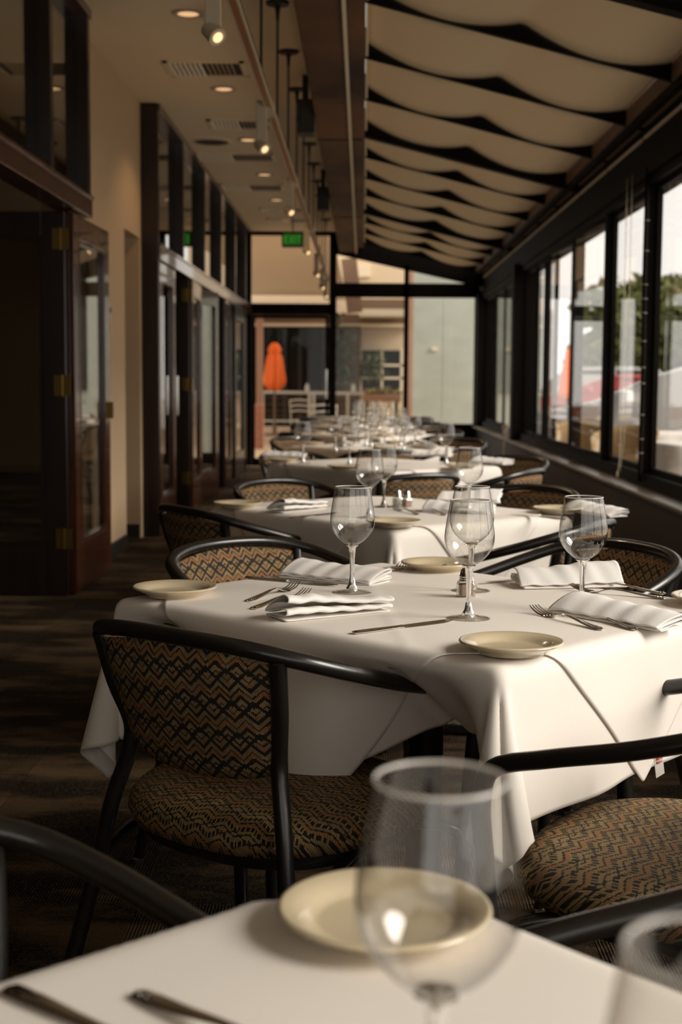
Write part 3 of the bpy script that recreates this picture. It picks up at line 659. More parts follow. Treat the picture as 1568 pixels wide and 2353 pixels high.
# ------------------------------------------------------------------ chairs
def make_chair():
    r = empty('woven_armchair')
    # arm rail: one bent tube from arm front round the back
    path = [(.262, .215, .50), (.266, .218, .575), (.268, .20, .628), (.268, .12, .655), (.262, 0, .685), (.243, -.12, .722), (.205, -.20, .75), (.12, -.245, .768), (0, -.258, .773)]
    full = path+[(-x, y, z) for x, y, z in path[-2::-1]]
    MB().tube(full, [.0138]*len(full), 14, 6).obj('arm_rail', 'chair_metal', r, smooth=True)
    for s in (1, -1):
        g = MB().tube([(s*.262, .215, .505), (s*.255, .205, .35), (s*.25, .20, .18), (s*.248, .205, .008)], [.0138, .0138, .0135, .013], 12, 4).obj('leg', 'chair_metal', r, smooth=True)
        MB().lathe([(.0, 0), (.0145, 0), (.0145, .012), (.012, .014)], 14, c=(s*.248, .205)).obj('glide', 'steel', g)
        g = MB().tube([(s*.19, -.215, .748), (s*.178, -.195, .66), (s*.160, -.175, .585), (s*.165, -.178, .53), (s*.188, -.195, .44), (s*.212, -.215, .30), (s*.235, -.25, .14), (s*.25, -.275, .008)], [.0138]*8, 12, 5).obj('leg', 'chair_metal', r, smooth=True)
        MB().lathe([(.0, 0), (.0145, 0), (.0145, .012), (.012, .014)], 14, c=(s*.25, -.275)).obj('glide', 'steel', g)
        MB().tube([(s*.207, -.212, .345), (s*.215, -.13, .372), (s*.205, -.02, .398)], .0115, 10, 4).obj('brace', 'chair_metal', r, smooth=True); MB().tube([(s*.252, .20, .37), (s*.235, .17, .392), (s*.19, .12, .400)], .0105, 10, 4).obj('brace', 'chair_metal', r, smooth=True)
    # seat
    def sup(a_, n_=2.6):
        c, s = math.cos(a_), math.sin(a_); return (abs(c)**(2/n_)*math.copysign(1, c), abs(s)**(2/n_)*math.copysign(1, s))
    mb = MB(); seg = 48; rings = [(.80, .408), (.96, .412), (1.0, .432), (.985, .452), (.93, .468), (.78, .481), (.5, .489), (.2, .492)]
    for q, z in rings:
        for i in range(seg):
            x, y = sup(2*PI*i/seg); w = .245-.02*(y < 0)*abs(y); mb.v.append((x*w*q, y*.235*q+.01, z))
    for j in range(len(rings)-1):
        for i in range(seg): i2 = (i+1) % seg; mb.f.append((j*seg+i, j*seg+i2, (j+1)*seg+i2, (j+1)*seg+i))
    mb.f.append(tuple(range(seg))[::-1]); mb.f.append(tuple(len(rings)*seg-seg+i for i in range(seg)))
    mb.obj('seat', 'weave_seat', r, smooth=True, sharp=60, uvf=lambda c: (c.x*1.0+.5, c.y+c.z*.9+.5))
    mb = MB(); rg = [(.80, .385), (.86, .385), (.86, .412), (.80, .412)]
    for q, z in rg:
        for i in range(seg):
            x, y = sup(2*PI*i/seg); mb.v.append((x*.245*q, y*.235*q+.01, z))
    for j in range(4):
        for i in range(seg): i2 = (i+1) % seg; j2 = (j+1) % 4; mb.f.append((j*seg+i, j*seg+i2, j2*seg+i2, j2*seg+i))
    mb.obj('seat_ring', 'chair_metal', r, smooth=True)
    # back cushion
    def back(side):
        def fn(u, v):
            q = 2*u-1; w = .150+.030*v**.8; x = q*w; y = -.172-.045*v-.034*(1-q*q)*(.6+.4*v)
            z0 = .548-.020*(1-q*q); z1 = .740+.020*(1-q*q); z = z0+(z1-z0)*v
            e = max(0.0, 1-abs(q)**8)*max(0.0, 1-abs(2*v-1)**8); return (x, y+side*(.004+.011*e), z)
        return fn
    nu, nv = 20, 12; mb = MB().grid(back(1), nu, nv).grid(back(-1), nu, nv); k = (nu+1)*(nv+1)
    mb.f = [f if min(f) >= k else f[::-1] for f in mb.f]
    rim = [i for i in range(nu+1)]+[(j+1)*(nu+1)-1 for j in range(1, nv+1)]+[nv*(nu+1)+i for i in range(nu-1, -1, -1)]+[j*(nu+1) for j in range(nv-1, 0, -1)]
    for i in range(len(rim)): a, b2 = rim[i], rim[(i+1) % len(rim)]; mb.f.append((a, b2, b2+k, a+k))
    mb.obj('back_cushion', 'weave_back', r, smooth=True, sharp=60, uvf=lambda c: (c.x+.5, c.z))
    return r
CH = make_chair(); used = [False]
def chair(bc, fw, label, group='woven armchairs around the tables', orig=False):
    """bc = middle of the back on the floor plan, fw = facing"""
    f = Vector(fw).normalized(); o = Vector((bc[0], bc[1])) + (0 if orig else .21)*f
    c = CH if not used[0] else copy_tree(CH); used[0] = True
    c.location = (o.x, o.y, 0); c.rotation_euler = (0, 0, math.atan2(f.y, f.x)-PI/2)
    c.scale = (1.055, 1.05, 1.0); tag(c, label, 'chair', group); return c
KIDS[CH.name] = list(CH.children)
for g_ in CH.children: KIDS[g_.name] = list(g_.children)
chair((-.155, 2.395), (.596, .803), 'black tube armchair with woven zigzag back at the front left of the middle table', orig=True)
chair((.52, 2.06), (-.85, .53), 'armchair at right whose woven seat shows under the cloth of the middle table', orig=True)
chair((-.30, 3.40), (.70, -.71), 'armchair with rounded black rail behind the left plate of the middle table')
chair((.64, 3.42), (-.85, -.5), 'armchair with wide curved rail at the far right of the middle table')
chair((.64, 3.99), (-.85, .5), 'armchair mostly hidden behind the curved one, backed to the second table')
chair((-.53, 4.36), (.80, .60), 'dark armchair seen from behind at the left end of the second table')
chair((-.345, 5.57), (.70, -.71), 'armchair with rounded rail behind the left plate of the second table')
chair((.667, 5.32), (-.75, -.66), 'armchair behind the right glass, far side of the second table')
chair((.24, 6.05), (-.50, .86), 'armchair with orange brown woven back just behind the two paired glasses')
chair((.745, 6.38), (-.85, .5), 'armchair with tan back by the knee wall, near side of the third table')
chair((.85, 7.55), (-.75, -.66), 'armchair with rounded rail by the knee wall behind the third table')
chair((-.42, 7.85), (.72, -.69), 'armchair behind the third table, left of the clustered glasses')
chair((.13, 8.2), (-.3, .95), 'armchair between third and fourth tables, low woven back in the middle')
chair((.58, 8.55), (-.85, .5), 'armchair by the knee wall at the near side of the fourth table')
chair((-.50, 9.95), (.72, -.69), 'armchair at the far left of the fourth table')
chair((.72, 9.8), (-.75, -.66), 'armchair at the far right of the fourth table')
for k in (5, 6, 7):
    c, a = TBL[k]
    for sx, sy in ((-.62, -.38), (.55, -.52), (-.52, .62), (.62, .52)):
        chair((c.x+sx, c.y+sy), (-sx, -sy), 'blurred woven armchair at the farthest tables', 'armchairs at the farthest tables')
# chairs at the front table
chair((-.303, .965), (.78, -.63), 'out of focus armchair whose rail curves across the lower left corner', orig=True)
chair((.352, 1.005), (-.97, -.15), 'out of focus armchair whose rail crosses behind the glass at lower right', orig=True)

# ------------------------------------------------------------------ tableware
TS = .7575        # height of the laid cloth surface
def make_plate():
    R = .0835; pr = [(.0, .004), (.046, .004), (.050, .0), (.054, .0), (.056, .004), (.066, .009), (R-.002, .0155), (R, .0175), (R-.001, .0195), (R-.004, .0200), (.068, .0150), (.060, .0115), (.056, .0080), (.050, .0068), (.0, .0064)]
    o = MB().lathe(pr, 56, cap=False).obj('bread_plate', 'plate', smooth=True, sharp=60); return o
PL = make_plate(); pu = [0]
def plate(px, py, label, group='cream bread plates', z=TS, tilt=(0, 0), p=None):
    o = PL if pu[0] == 0 else PL.copy()
    if pu[0]: COL.objects.link(o)
    pu[0] += 1; p = p or at(px, py, z+.012); o.location = (p.x, p.y, z); o.rotation_euler = (tilt[0], tilt[1], random.random()*6); tag(o, label, 'plate', group); return o
plate(1176, 1481, 'cream bread plate on the near corner of the middle table', tilt=(0, .012))
plate(402, 1354, 'cream bread plate on the left corner of the middle table')
plate(1006, 1297, 'cream bread plate at the far corner of the middle table behind the glass')
plate(1644, 1376, 'cream bread plate only just in view at the right edge')
plate(884, 2100, 'large blurred cream plate behind the foreground wine glass')
plate(547, 1158, 'cream plate on the left corner of the second table')
plate(905, 1200, 'cream plate on the near corner of the second table behind a glass')
plate(1283, 1170, 'cream plate on the right part of the second table')
plate(650, 1056, 'thin blurred plate on the left of the third table'); plate(790, 1072, 'blurred plate on the near edge of the third table'); plate(1062, 1071, 'blurred plate on the right of the third table')
# glasses
HG = .2135
def make_glass():
    r = empty('wine_glass')
    def bowl_r(t):      # t from 0 (bottom) to 1 (rim), height .118
        pts = [(0, .006), (.04, .016), (.10, .0255), (.18, .0345), (.27, .0410), (.36, .0442), (.45, .0449), (.56, .0440), (.70, .0415), (.85, .0383), (1, .0352)]
        for (a, b2), (c, d) in zip(pts[:-1], pts[1:]):
            if t <= c: q = (t-a)/(c-a); return b2+(d-b2)*q
        return pts[-1][1]
    z0 = HG-.118; out = [(bowl_r(i/26), z0+.118*i/26) for i in range(27)]
    th = .0011; inn = [(max(rr-th, .0005), z+ (.004 if i == 0 else .002 if i == 1 else .0008)) for i, (rr, z) in enumerate(out[:-1])]
    prof = out+[] if True else out[:-1]+[(out[-1][0], HG-.0004), (out[-1][0]-.0005, HG), (out[-1][0]-.0010, HG-.0004)]+inn[::-1]+[(0, z0+.004)]
    MB().lathe(prof, 48, cap=False).obj('bowl', 'thin_glass', r, smooth=True, sharp=70)
    q_ = [(out[-1][0]-.0004+.0011*math.cos(a*PI/4), HG+.0011*math.sin(a*PI/4)) for a in range(9)]
    MB().lathe(q_, 48, cap=False).obj('rim', 'rim_glass', r, smooth=True, sharp=80)
    MB().lathe([(0, z0+.0045), (.009, z0+.0040), (.0135, z0+.0012), (.0072, z0-.0035), (.0062, z0-.014), (.0050, z0-.03), (.0044, z0-.05), (.0050, z0-.064), (.0075, z0-.078), (.0125, z0-.0865), (.0120, z0-.0895), (0, z0-.0895)], 24, cap=False).obj('stem', 'glass_solid', r, smooth=True, sharp=80)
    MB().lathe([(0, .0078), (.012, .0068), (.024, .0038), (.036, .0016), (.0398, .0014), (.0405, .0007), (.0398, 0), (.020, .0004), (0, .0006)], 40, cap=False).obj('foot', 'thin_glass', r, smooth=True, sharp=80)
    return r
GL = make_glass(); KIDS[GL.name] = list(GL.children); gu = [0]
def glass(px, pyrim, label, group='empty wine glasses', p=None, z=TS):
    p = p or at(px, pyrim, z+HG); c = GL if gu[0] == 0 else copy_tree(GL); gu[0] += 1
    c.location = (p.x, p.y, z); c.rotation_euler = (0, 0, random.random()*6); tag(c, label, 'wine glass', group); return c
glass(1012, 1792, 'big out of focus wine glass in the foreground before the cream plate')
glass(1655, 2190, 'out of focus wine glass cut off by the lower right edge')
glass(1081, 1150, 'sharp wine glass in the centre of the middle table before the pepper shaker')
glass(811, 1119, 'sharp wine glass left of centre beside the folded napkin')
glass(1343, 1142, 'sharp wine glass at right before the curved chair rail')
glass(1086, 1118, 'wine glass directly behind the sharp centre glass')
glass(850, 1033, 'left and nearer one of the two overlapping glasses on the second table')
glass(884, 1021, 'right and farther one of the two overlapping glasses on the second table')
glass(1080, 1029, 'wine glass right of the pair on the second table')
glass(697, 970, 'leftmost blurred glass on the third table'); glass(1027, 972, 'rightmost blurred glass near the knee wall')
glass(772, 957, 'blurred glass third from left, before the green door post'.replace('green door post', 'black end wall post'))
glass(804, 972, 'blurred glass right beside the one before the black post'); glass(929, 957, 'blurred glass at the right end of the glass crowd')
G4 = [(811, 1119), (1081, 1150), (1343, 1142), (1086, 1118)]
def loc1(p): d = Vector((p.x-c1.x, p.y-c1.y)); ca, sa = math.cos(-a1), math.sin(-a1); return Vector((ca*d.x-sa*d.y, sa*d.x+ca*d.y))
def on_table(k, q, z): c, a = TBL[k]; return Vector((c.x+math.cos(a)*q.x-math.sin(a)*q.y, c.y+math.sin(a)*q.x+math.cos(a)*q.y, z))
for k in (4, 5, 6, 7):
    for x, y in G4+[(930, 1140)]:
        q = loc1(at(x, y, TS+HG))*.9+Vector((random.uniform(-.05, .05), random.uniform(-.05, .05))); glass(0, 0, 'blurred wine glass in the crowd on the far tables', 'glass crowd on the far tables', p=on_table(k, q, 0))
    for x, y in ((1176, 1481), (402, 1356), (1006, 1297)):
        q = loc1(at(x, y, TS)); plate(0, 0, 'blurred cream plate on the far tables', 'plates on the far tables', p=on_table(k, q*.9, 0))
# shakers
def make_shaker(fill):
    r = empty('pepper_shaker' if fill == 'pepper' else 'salt_shaker')
    s_ = .0165; mb = MB(); prof = [(s_*.9, 0), (s_, .003), (s_, .026), (s_*.85, .032), (.010, .034)]
    for q, z in prof:
        for i in range(16):
            a = 2*PI*i/16+PI/16; c, s = math.cos(a), math.sin(a); k = 1/max(abs(c), abs(s)); k = min(k, 1.28); mb.v.append((q*k*c, q*k*s, z))
    for j in range(len(prof)-1):
        for i in range(16): i2 = (i+1) % 16; mb.f.append((j*16+i, j*16+i2, (j+1)*16+i2, (j+1)*16+i))
    mb.f.append(tuple(range(16))[::-1]); mb.obj('jar', 'thin_glass', r)
    B(-.0125, .0125, -.0125, .0125, .003, .027).obj('filling', fill, r, bevel=.003)
    MB().lathe([(.0125, .032), (.0135, .034), (.0125, .036), (.0135, .038), (.0125, .040), (.0135, .042), (.0125, .045), (.0110, .052), (.007, .0575), (0, .059)], 24).obj('cap', 'chrome', r, smooth=True)
    return r
def place(o, px, py, label, cat, z=TS, rz=.6):
    p = at(px, py, z); o.location = (p.x, p.y, z); o.rotation_euler = (0, 0, rz); return tag(o, label, cat)
PS = make_shaker('pepper'); place(PS, 1071, 1372, 'glass pepper shaker with chrome cap on the middle table', 'shaker', rz=.2)
o = copy_tree(PS); place(o, 935, 1166, 'dark pepper shaker right of the pale one on the second table', 'shaker')
SS = make_shaker('salt'); place(SS, 914, 1164, 'pale salt shaker left of the pepper on the second table', 'shaker')
# cutlery (length along +x from handle end to tip)
def make_fork():
    r = empty('fork')
    def sec(pts, w, h, mb):   # flattened loft
        k = len(mb.v); seg = 10
        for (x, z), ww, hh in zip(pts, w, h):
            for i in range(seg):
                a = 2*PI*i/seg; mb.v.append((x, ww*math.cos(a), z+hh*math.sin(a)))
        for j in range(len(pts)-1):
            for i in range(seg): i2 = (i+1) % seg; mb.f.append((k+j*seg+i, k+(j+1)*seg+i, k+(j+1)*seg+i2, k+j*seg+i2))
        mb.f.append(tuple(k+i for i in range(seg))); mb.f.append(tuple(k+(len(pts)-1)*seg+i for i in range(seg))[::-1])
    mb = MB(); sec([(0, .003), (.004, .003), (.02, .0035), (.05, .006), (.09, .0105), (.115, .0115), (.130, .0085), (.140, .0045)], [.002, .008, .0095, .0075, .0045, .0032, .004, .007], [.001, .0022, .0024, .0022, .0020, .0020, .0018, .0014], mb)
    mb.obj('handle', 'steel', r, smooth=True)
    mb = MB(); sec([(.138, .0052), (.146, .0028), (.156, .0022), (.162, .0028)], [.006, .0115, .0125, .0122], [.0012, .0011, .0010, .0009], mb); mb.obj('head', 'steel', r, smooth=True)
    for q in (-1.5, -.5, .5, 1.5):
        MB().tube([(.158, q*.0066, .0024), (.175, q*.0066, .0040), (.192, q*.0066, .0088), (.205, q*.0062, .0150)], [.0019, .0017, .0014, .0008], 6, 3).obj('tine', 'steel', r, smooth=True)
    mb = MB()
    for i in range(7): mb.lathe([(0, .0064), (.0016, .0058), (.002, .005)], 6, c=(.008+i*.0035, (.003 if i % 2 else -.003)))
    mb.obj('handle_relief', 'steel', r, smooth=True)
    return r
def make_knife():
    r = empty('knife'); mb = MB(); seg = 10; pts = [(0, .002, .001), (.004, .0085, .0025), (.03, .009, .0032), (.07, .0065, .003), (.10, .0052, .0028), (.108, .007, .003)]
    for x, w, h in pts:
        for i in range(seg): a = 2*PI*i/seg; mb.v.append((x, w*math.cos(a), .0036+h*math.sin(a)))
    for j in range(len(pts)-1):
        for i in range(seg): i2 = (i+1) % seg; mb.f.append((j*seg+i, (j+1)*seg+i, (j+1)*seg+i2, j*seg+i2))
    mb.f.append(tuple(range(seg))); mb.f.append(tuple(50+i for i in range(seg))[::-1]); mb.obj('handle', 'steel', r, smooth=True)
    v = []; prof = [(.107, -.006, .006), (.14, -.0085, .0075), (.18, -.0095, .008), (.205, -.0085, .008), (.222, -.002, .0075), (.228, .005, .006)]
    mb = MB()
    for x, ya, yb in prof: mb.v += [(x, ya, .0036), (x, yb, .0048), (x, yb, .0024)]
    for j in range(len(prof)-1):
        a = j*3
        for i, i2 in ((0, 1), (1, 2), (2, 0)): mb.f.append((a+i, a+3+i, a+3+i2, a+i2))
    mb.f.append((0, 1, 2)); mb.f.append((17, 16, 15)); mb.obj('blade', 'steel', r, smooth=True, sharp=30)
    return r
FK = make_fork(); KN = make_knife(); fu = {FK.name: 0, KN.name: 0}
for o in (FK, KN): KIDS[o.name] = list(o.children)
def lay(src, ph, pt, label, cat, group, z=TS, anchor='mid', pitch=0, rollx=0):
    L_ = .205 if src is FK else .228; a, b2 = at(*ph, z), at(*pt, z); d = (b2-a).normalized()
    o = src if fu[src.name] == 0 else copy_tree(src); fu[src.name] += 1
    m_ = (a+b2)/2 if anchor == 'mid' else None; st = m_-d*L_/2 if m_ else (a if anchor == 'handle' else b2-d*L_)
    o.location = (st.x, st.y, z); o.rotation_euler = (rollx, pitch, math.atan2(d.y, d.x)); tag(o, label, cat, group); return o
FG, KG = 'steel forks on the tables', 'steel knives on the tables'
lay(FK, (532, 1395), (712, 1343), 'upper fork of the pair left of the rolled napkin on middle table', 'fork', FG)
lay(FK, (545, 1411), (737, 1360), 'lower fork of the pair left of the rolled napkin on middle table', 'fork', FG)
lay(FK, (1437, 1464), (1184, 1397), 'left fork of the pair right of the near plate', 'fork', FG)
lay(FK, (1509, 1463), (1270, 1397), 'right fork of the pair, lying against the cream rolled napkin', 'fork', FG)
lay(FK, (815, 1340), (928, 1306), 'fork peeking from behind the folded napkin, left one at far side', 'fork', FG, anchor='tip')
lay(FK, (905, 1314), (1026, 1312), 'fork with raised tines beside the far plate', 'fork', FG, anchor='tip')
lay(FK, (1515, 1366), (1347, 1345), 'upper fork with tines against the stem of the right glass', 'fork', FG)
lay(FK, (1505, 1376), (1338, 1360), 'lower fork with tines against the stem of the right glass', 'fork', FG)
lay(KN, (806, 1459), (1050, 1428), 'butter knife between the rolled napkin and the near plate', 'knife', KG)
lay(KN, (582, 1331), (755, 1347), 'butter knife behind the two left forks', 'knife', KG, anchor='mid')
lay(KN, (1600, 1420), (1415, 1394), 'butter knife at the right edge behind the rolled napkin', 'knife', KG, anchor='tip')
lay(KN, (1268, 1328), (1125, 1341), 'butter knife partly under the right folded napkin', 'knife', KG)
lay(FK, (1015, 1196), (905, 1171), 'nearer fork by the shakers on the second table', 'fork', FG, anchor='tip'); lay(FK, (1060, 1196), (978, 1172), 'fork right of the shakers on the second table', 'fork', FG, anchor='tip')
lay(FK, (640, 1180), (693, 1156), 'left fork behind the napkin on the second table', 'fork', FG, anchor='tip'); lay(FK, (660, 1180), (718, 1155), 'right fork behind the napkin on the second table', 'fork', FG, anchor='tip')
lay(KN, (688, 1190), (755, 1183), 'knife on the near left edge of the second table', 'knife', KG); lay(KN, (1222, 1188), (1176, 1183), 'small dark knife at the right of the second table', 'knife', KG, anchor='tip')
# front table cutlery: dark handles in the corner
lay(KN, (15, 2280), (330, 2420), 'blurred dark knife handle at the lower left corner', 'knife', KG, anchor='handle', z=TS)
lay(FK, (312, 2288), (560, 2410), 'blurred dark fork handle right of the corner knife', 'fork', FG, anchor='handle', z=TS)
# napkins: folded cloth, several layers, one end rolled
def make_napkin(seed, w=.085, layers=4, lift=.006, L_=.21, puff=.012, taper=.0):
    rs = random.Random(seed); pts = []
    for k in range(layers):
        xs = [(-w/2+w*i/8) for i in range(9)]
        if k % 2: xs = xs[::-1]
        for x in xs: z = .0022+k*lift*(1.45-1.0*(x/w+.5)); pts.append((x, z+(puff*(1-(2*x/w)**2)*(k/(layers-1))**2)*(1-.5*(x/w+.5))))
        if k < layers-1:
            s = 1 if k % 2 == 0 else -1; q_ = .45 if s > 0 else 1.45; pts.append((s*(w/2+lift*.45*q_), .0022+(k+.5)*lift*q_))
    n = len(pts); ny = 26; ph = [rs.random()*6 for _ in range(4)]
    def fn(u, v):
        x, z = pts[int(round(u*(n-1)))]; y = (v-.5)*L_; lyr = int(round(u*(n-1)))/(n-1)
        e = math.sin(v*9+ph[0])*.5+math.sin(v*23+ph[1])*.25
        z2 = z*(1+.10*e+taper*(v-.5)*1.2)+.0012*math.sin(v*31+lyr*9+ph[2])*(z > .006)
        x2 = x*(1-.10*abs(taper)*(v-.5))+.003*math.sin(v*6+ph[3])*lyr
        return (x2, y+.004*math.sin(lyr*17+ph[2])*(1 if v in (0, 1) else .6), max(z2, .0016))
    mb = MB().grid(fn, n-1, ny); o = mb.obj('folded_napkin', 'napkin', smooth=True, sharp=0)
    ss = o.modifiers.new('smooth', 'SUBSURF'); ss.levels = 1; ss.render_levels = 1
    so = o.modifiers.new('thick', 'SOLIDIFY'); so.thickness = .0013; so.offset = 0
    return o
NK = [make_napkin(3, w=.075, layers=5, lift=.0055, L_=.23, puff=.012, taper=.5), make_napkin(8, w=.085, layers=5, lift=.0050, L_=.22, puff=.006, taper=-.2), make_napkin(13, w=.090, layers=4, lift=.0085, L_=.22, puff=.010, taper=.35), make_napkin(21, w=.080, layers=4, lift=.0060, L_=.24, puff=.010, taper=-.3)]
nu_ = [0]*4
def napkin(k, pa, pb, label, group='folded white napkins', z=TS, sc=1.0, both=True):
    a, b2 = at(*pa, z), at(*pb, z); d = (b2-a).normalized(); m_ = (a+b2)/2
    o = NK[k] if nu_[k] == 0 else NK[k].copy()
    if nu_[k]: COL.objects.link(o)
    nu_[k] += 1; o.location = (m_.x, m_.y, z); o.rotation_euler = (0, 0, math.atan2(d.y, d.x)-PI/2); o.scale = (sc,)*3
    return tag(o, label, 'napkin', group)
napkin(0, (905, 1395), (600, 1428), 'rolled white napkin with a looped end, left half of middle table')
napkin(1, (640, 1322), (905, 1345), 'folded cream napkin behind the left glass on middle table')
napkin(2, (1185, 1348), (1425, 1345), 'thick folded napkin before the curved chair rail at right')
napkin(3, (1275, 1402), (1575, 1452), 'long cream rolled napkin at the right edge of the middle table')
napkin(0, (740, 1166), (622, 1180), 'rolled napkin beside the left plate of the second table')
napkin(2, (1000, 1152), (1160, 1156), 'rolled napkin behind the centre glass on the second table')
napkin(1, (1000, 1176), (1110, 1180), 'flat napkin by the forks on the second table')
napkin(3, (1330, 1176), (1405, 1186), 'napkin on the right corner of the second table')
napkin(3, (610, 1050), (700, 1052), 'blurred napkin on the left of the third table'); napkin(0, (955, 1048), (1030, 1050), 'blurred napkin at the centre right of the third table'); napkin(1, (1095, 1064), (1165, 1068), 'blurred napkin on the right corner of the third table')
for k in (4, 5, 6, 7):
    for n_, (x, y) in enumerate(((750, 1412), (770, 1332), (1305, 1345), (1425, 1425))):
        q = loc1(at(x, y, TS))*.92; pp = on_table(k, q, TS); o = NK[n_].copy(); COL.objects.link(o); o.location = pp; o.rotation_euler = (0, 0, random.random()*3); tag(o, 'blurred white napkin among the far tables', 'napkin', 'napkins on the far tables')
# ------------------------------------------------------------------ outside, beyond the end wall
gp = struct('patio_floor', B(-7, 1.9, YE+.06, 62, -.05, 0), 'patio_floor')
struct('parking_lot', B(1.9, 60, -8, 90, -.15, -.02), 'lot')
struct('outdoor_soffit', B(-4.5, ex(757)-.0+.0, YE+.4, 36.2, 3.42, 3.5), 'soffit')
def X(px, d): return (px-834)/F*d
def Z(py, d): return CAMH+(878-py)/F*d
# low brick wall with its own bricks, and pink column
r = empty('low_brick_wall', (0, 0, 0), 0, 'low red brick wall at the left of the glazed end door', 'wall')
B(X(574, 24)-.4, X(607, 24)-.012, 24, 24.3, 0, Z(930, 24)).obj('core', 'stone_pink', r)
nb = 0; x0 = X(574, 24); xe = X(607, 24); z = .0
while z < Z(930, 24)-.05:
    x = x0-.4-(nb % 2)*.1
    while x < xe-.03:
        B(x+.005, min(x+.195, xe), 23.985, 24.0, z+.005, z+.065).obj('brick', 'brick_red', r); x += .2
    z += .07; nb += 1
r = empty('stone_column', (X(598, 27), 27, 0), 0, 'slim pink stone column outside beside the brick wall', 'column')
B(-.065, .065, -.065, .065, 0, 2.62).obj('shaft', 'stone_pink', r, bevel=.01); B(-.09, .09, -.09, .09, 0, .14).obj('plinth', 'stone_pink', r, bevel=.01)
# railing
r = empty('patio_railing', (0, 0, 0), 0, 'pale metal railing with mesh panels across the patio', 'railing')
d = 34
MB().bar((X(602, d), d, Z(902, d)), (X(840, d), d, Z(904, d)), .09, .07).obj('top_rail', 'rail_white', r); MB().bar((X(602, d), d, Z(968, d)), (X(840, d), d, Z(968, d)), .05).obj('bottom_rail', 'rail_white', r)
for px in (605, 712, 722, 800, 838): B(X(px, d)-.035, X(px, d)+.035, d-.03, d+.03, 0, Z(900, d)).obj('post', 'rail_white', r)
for py in (915, 930, 945, 957): MB().bar((X(602, d), d+.02, Z(py, d)), (X(840, d), d+.02, Z(py, d)), .008).obj('wire', 'brown_trim', r)
for k in range(24):
    px = 612+k*9.5; MB().bar((X(px, d), d+.025, Z(968, d)), (X(px, d), d+.025, Z(903, d)), .008).obj('wire', 'brown_trim', r)
# storefront behind
d = 36.5
r = empty('dark_storefront', (0, 0, 0), 0, 'dark glazed shopfront behind the railing and parasol', 'building')
B(X(560, d), X(835, d), d, d+.3, 0, Z(752, d)).obj('glazing', 'dark_glass', r); B(X(560, d), X(950, d), d-.5, d+.3, Z(752, d), Z(726, d)).obj('fascia', 'brown_trim', r)
B(X(560, d), X(950, d), d-.7, d-.5, Z(755, d), Z(748, d)).obj('gutter', 'soffit', r)
for px in (655, 690, 745): B(X(px, d)-.05, X(px, d)+.05, d-.06, d, 0, Z(752, d)).obj('mullion', 'black', r)
B(X(768, d), X(828, d), d-.9, d-.3, 0, Z(755, d)).obj('brown_pier', 'bark', r)
B(X(825, d), X(975, d), d-.1, d+.3, 0, Z(726, d)).obj('beige_wall', 'soffit', r)
B(X(775, d)-.3, X(800, d), d-2.0, d-1.4, Z(700, d), 7).obj('corner_pillar', 'soffit', r)
f = B(X(828, d), X(926, d), d-.2, d-.12, Z(905, d), Z(806, d)).obj('window', 'dark_glass', r)
for (x0, x1, y0, y1) in ((826, 832, 806, 905), (875, 880, 806, 905), (919, 928, 800, 905), (826, 928, 837, 842), (826, 928, 866, 871)): B(X(x0, d), X(x1, d), d-.26, d-.2, Z(y1, d), Z(y0, d)).obj('window_bar', 'cream_trim', f)
B(X(825, 33), X(950, 33), 33, 34, Z(727, 33), Z(712, 33)).obj('white_beam', 'cream_trim', r); B(X(825, 35), X(950, 35), 35, 36, Z(712, 35), Z(690, 35)).obj('dark_ceiling', 'brown_trim', r)
MB().bar((X(800, 31), 31, Z(600, 31)), (X(815, 31), 31, Z(720, 31)), .25, .35).obj('sloped_strut', 'brown_trim', r)
B(X(540, 36.6), X(960, 36.6), 36.6, 37, Z(728, 36.6), Z(540, 36.6)).obj('upper_wall', 'soffit', r)
B(X(820, 36.5), X(850, 36.5), 36.5, 36.6, Z(640, 36.5), Z(612, 36.5)).obj('wall_grille', 'cream_trim', r)
def foliage(cx, cy, cz, rx, ry, rz, n, size, m, parent, name='foliage', seed=1):
    rs = np.random.RandomState(seed); d = rs.normal(size=(n, 3)); d /= np.linalg.norm(d, axis=1)[:, None]; rad = rs.rand(n, 1)**.35
    lump = 1+.22*np.sin(d[:, :1]*5+seed)+.18*np.sin(d[:, 2:3]*7+seed*2)+.15*np.sin(d[:, 1:2]*6+seed*3)
    c = d*rad*lump*np.array((rx, ry, rz))+np.array((cx, cy, cz)); a = rs.normal(size=(n, 3)); a /= np.linalg.norm(a, axis=1)[:, None]
    b2 = np.cross(a, rs.normal(size=(n, 3))); b2 /= np.linalg.norm(b2, axis=1)[:, None]; s = size*(.6+.8*rs.rand(n, 1))
    v = np.stack([c-a*s, c+b2*s*.5, c+a*s, c-b2*s*.5], 1).reshape(-1, 3)
    me = bpy.data.meshes.new(name); me.from_pydata(v.tolist(), [], [(i, i+1, i+2, i+3) for i in range(0, 4*n, 4)]); me.materials.append(MATS[m])
    o = bpy.data.objects.new(name, me); COL.objects.link(o); o.parent = parent; o['kind'] = 'stuff'; return o
foliage(X(780, 35), 35, 1.8, .4, .25, 1.2, 600, .07, 'leaf_far', r, 'climbing_plant', 3); foliage(X(858, 36.1), 36.1, 1.6, .35, .08, .42, 220, .07, 'leaf_dark', r, 'climbing_plant', 5)
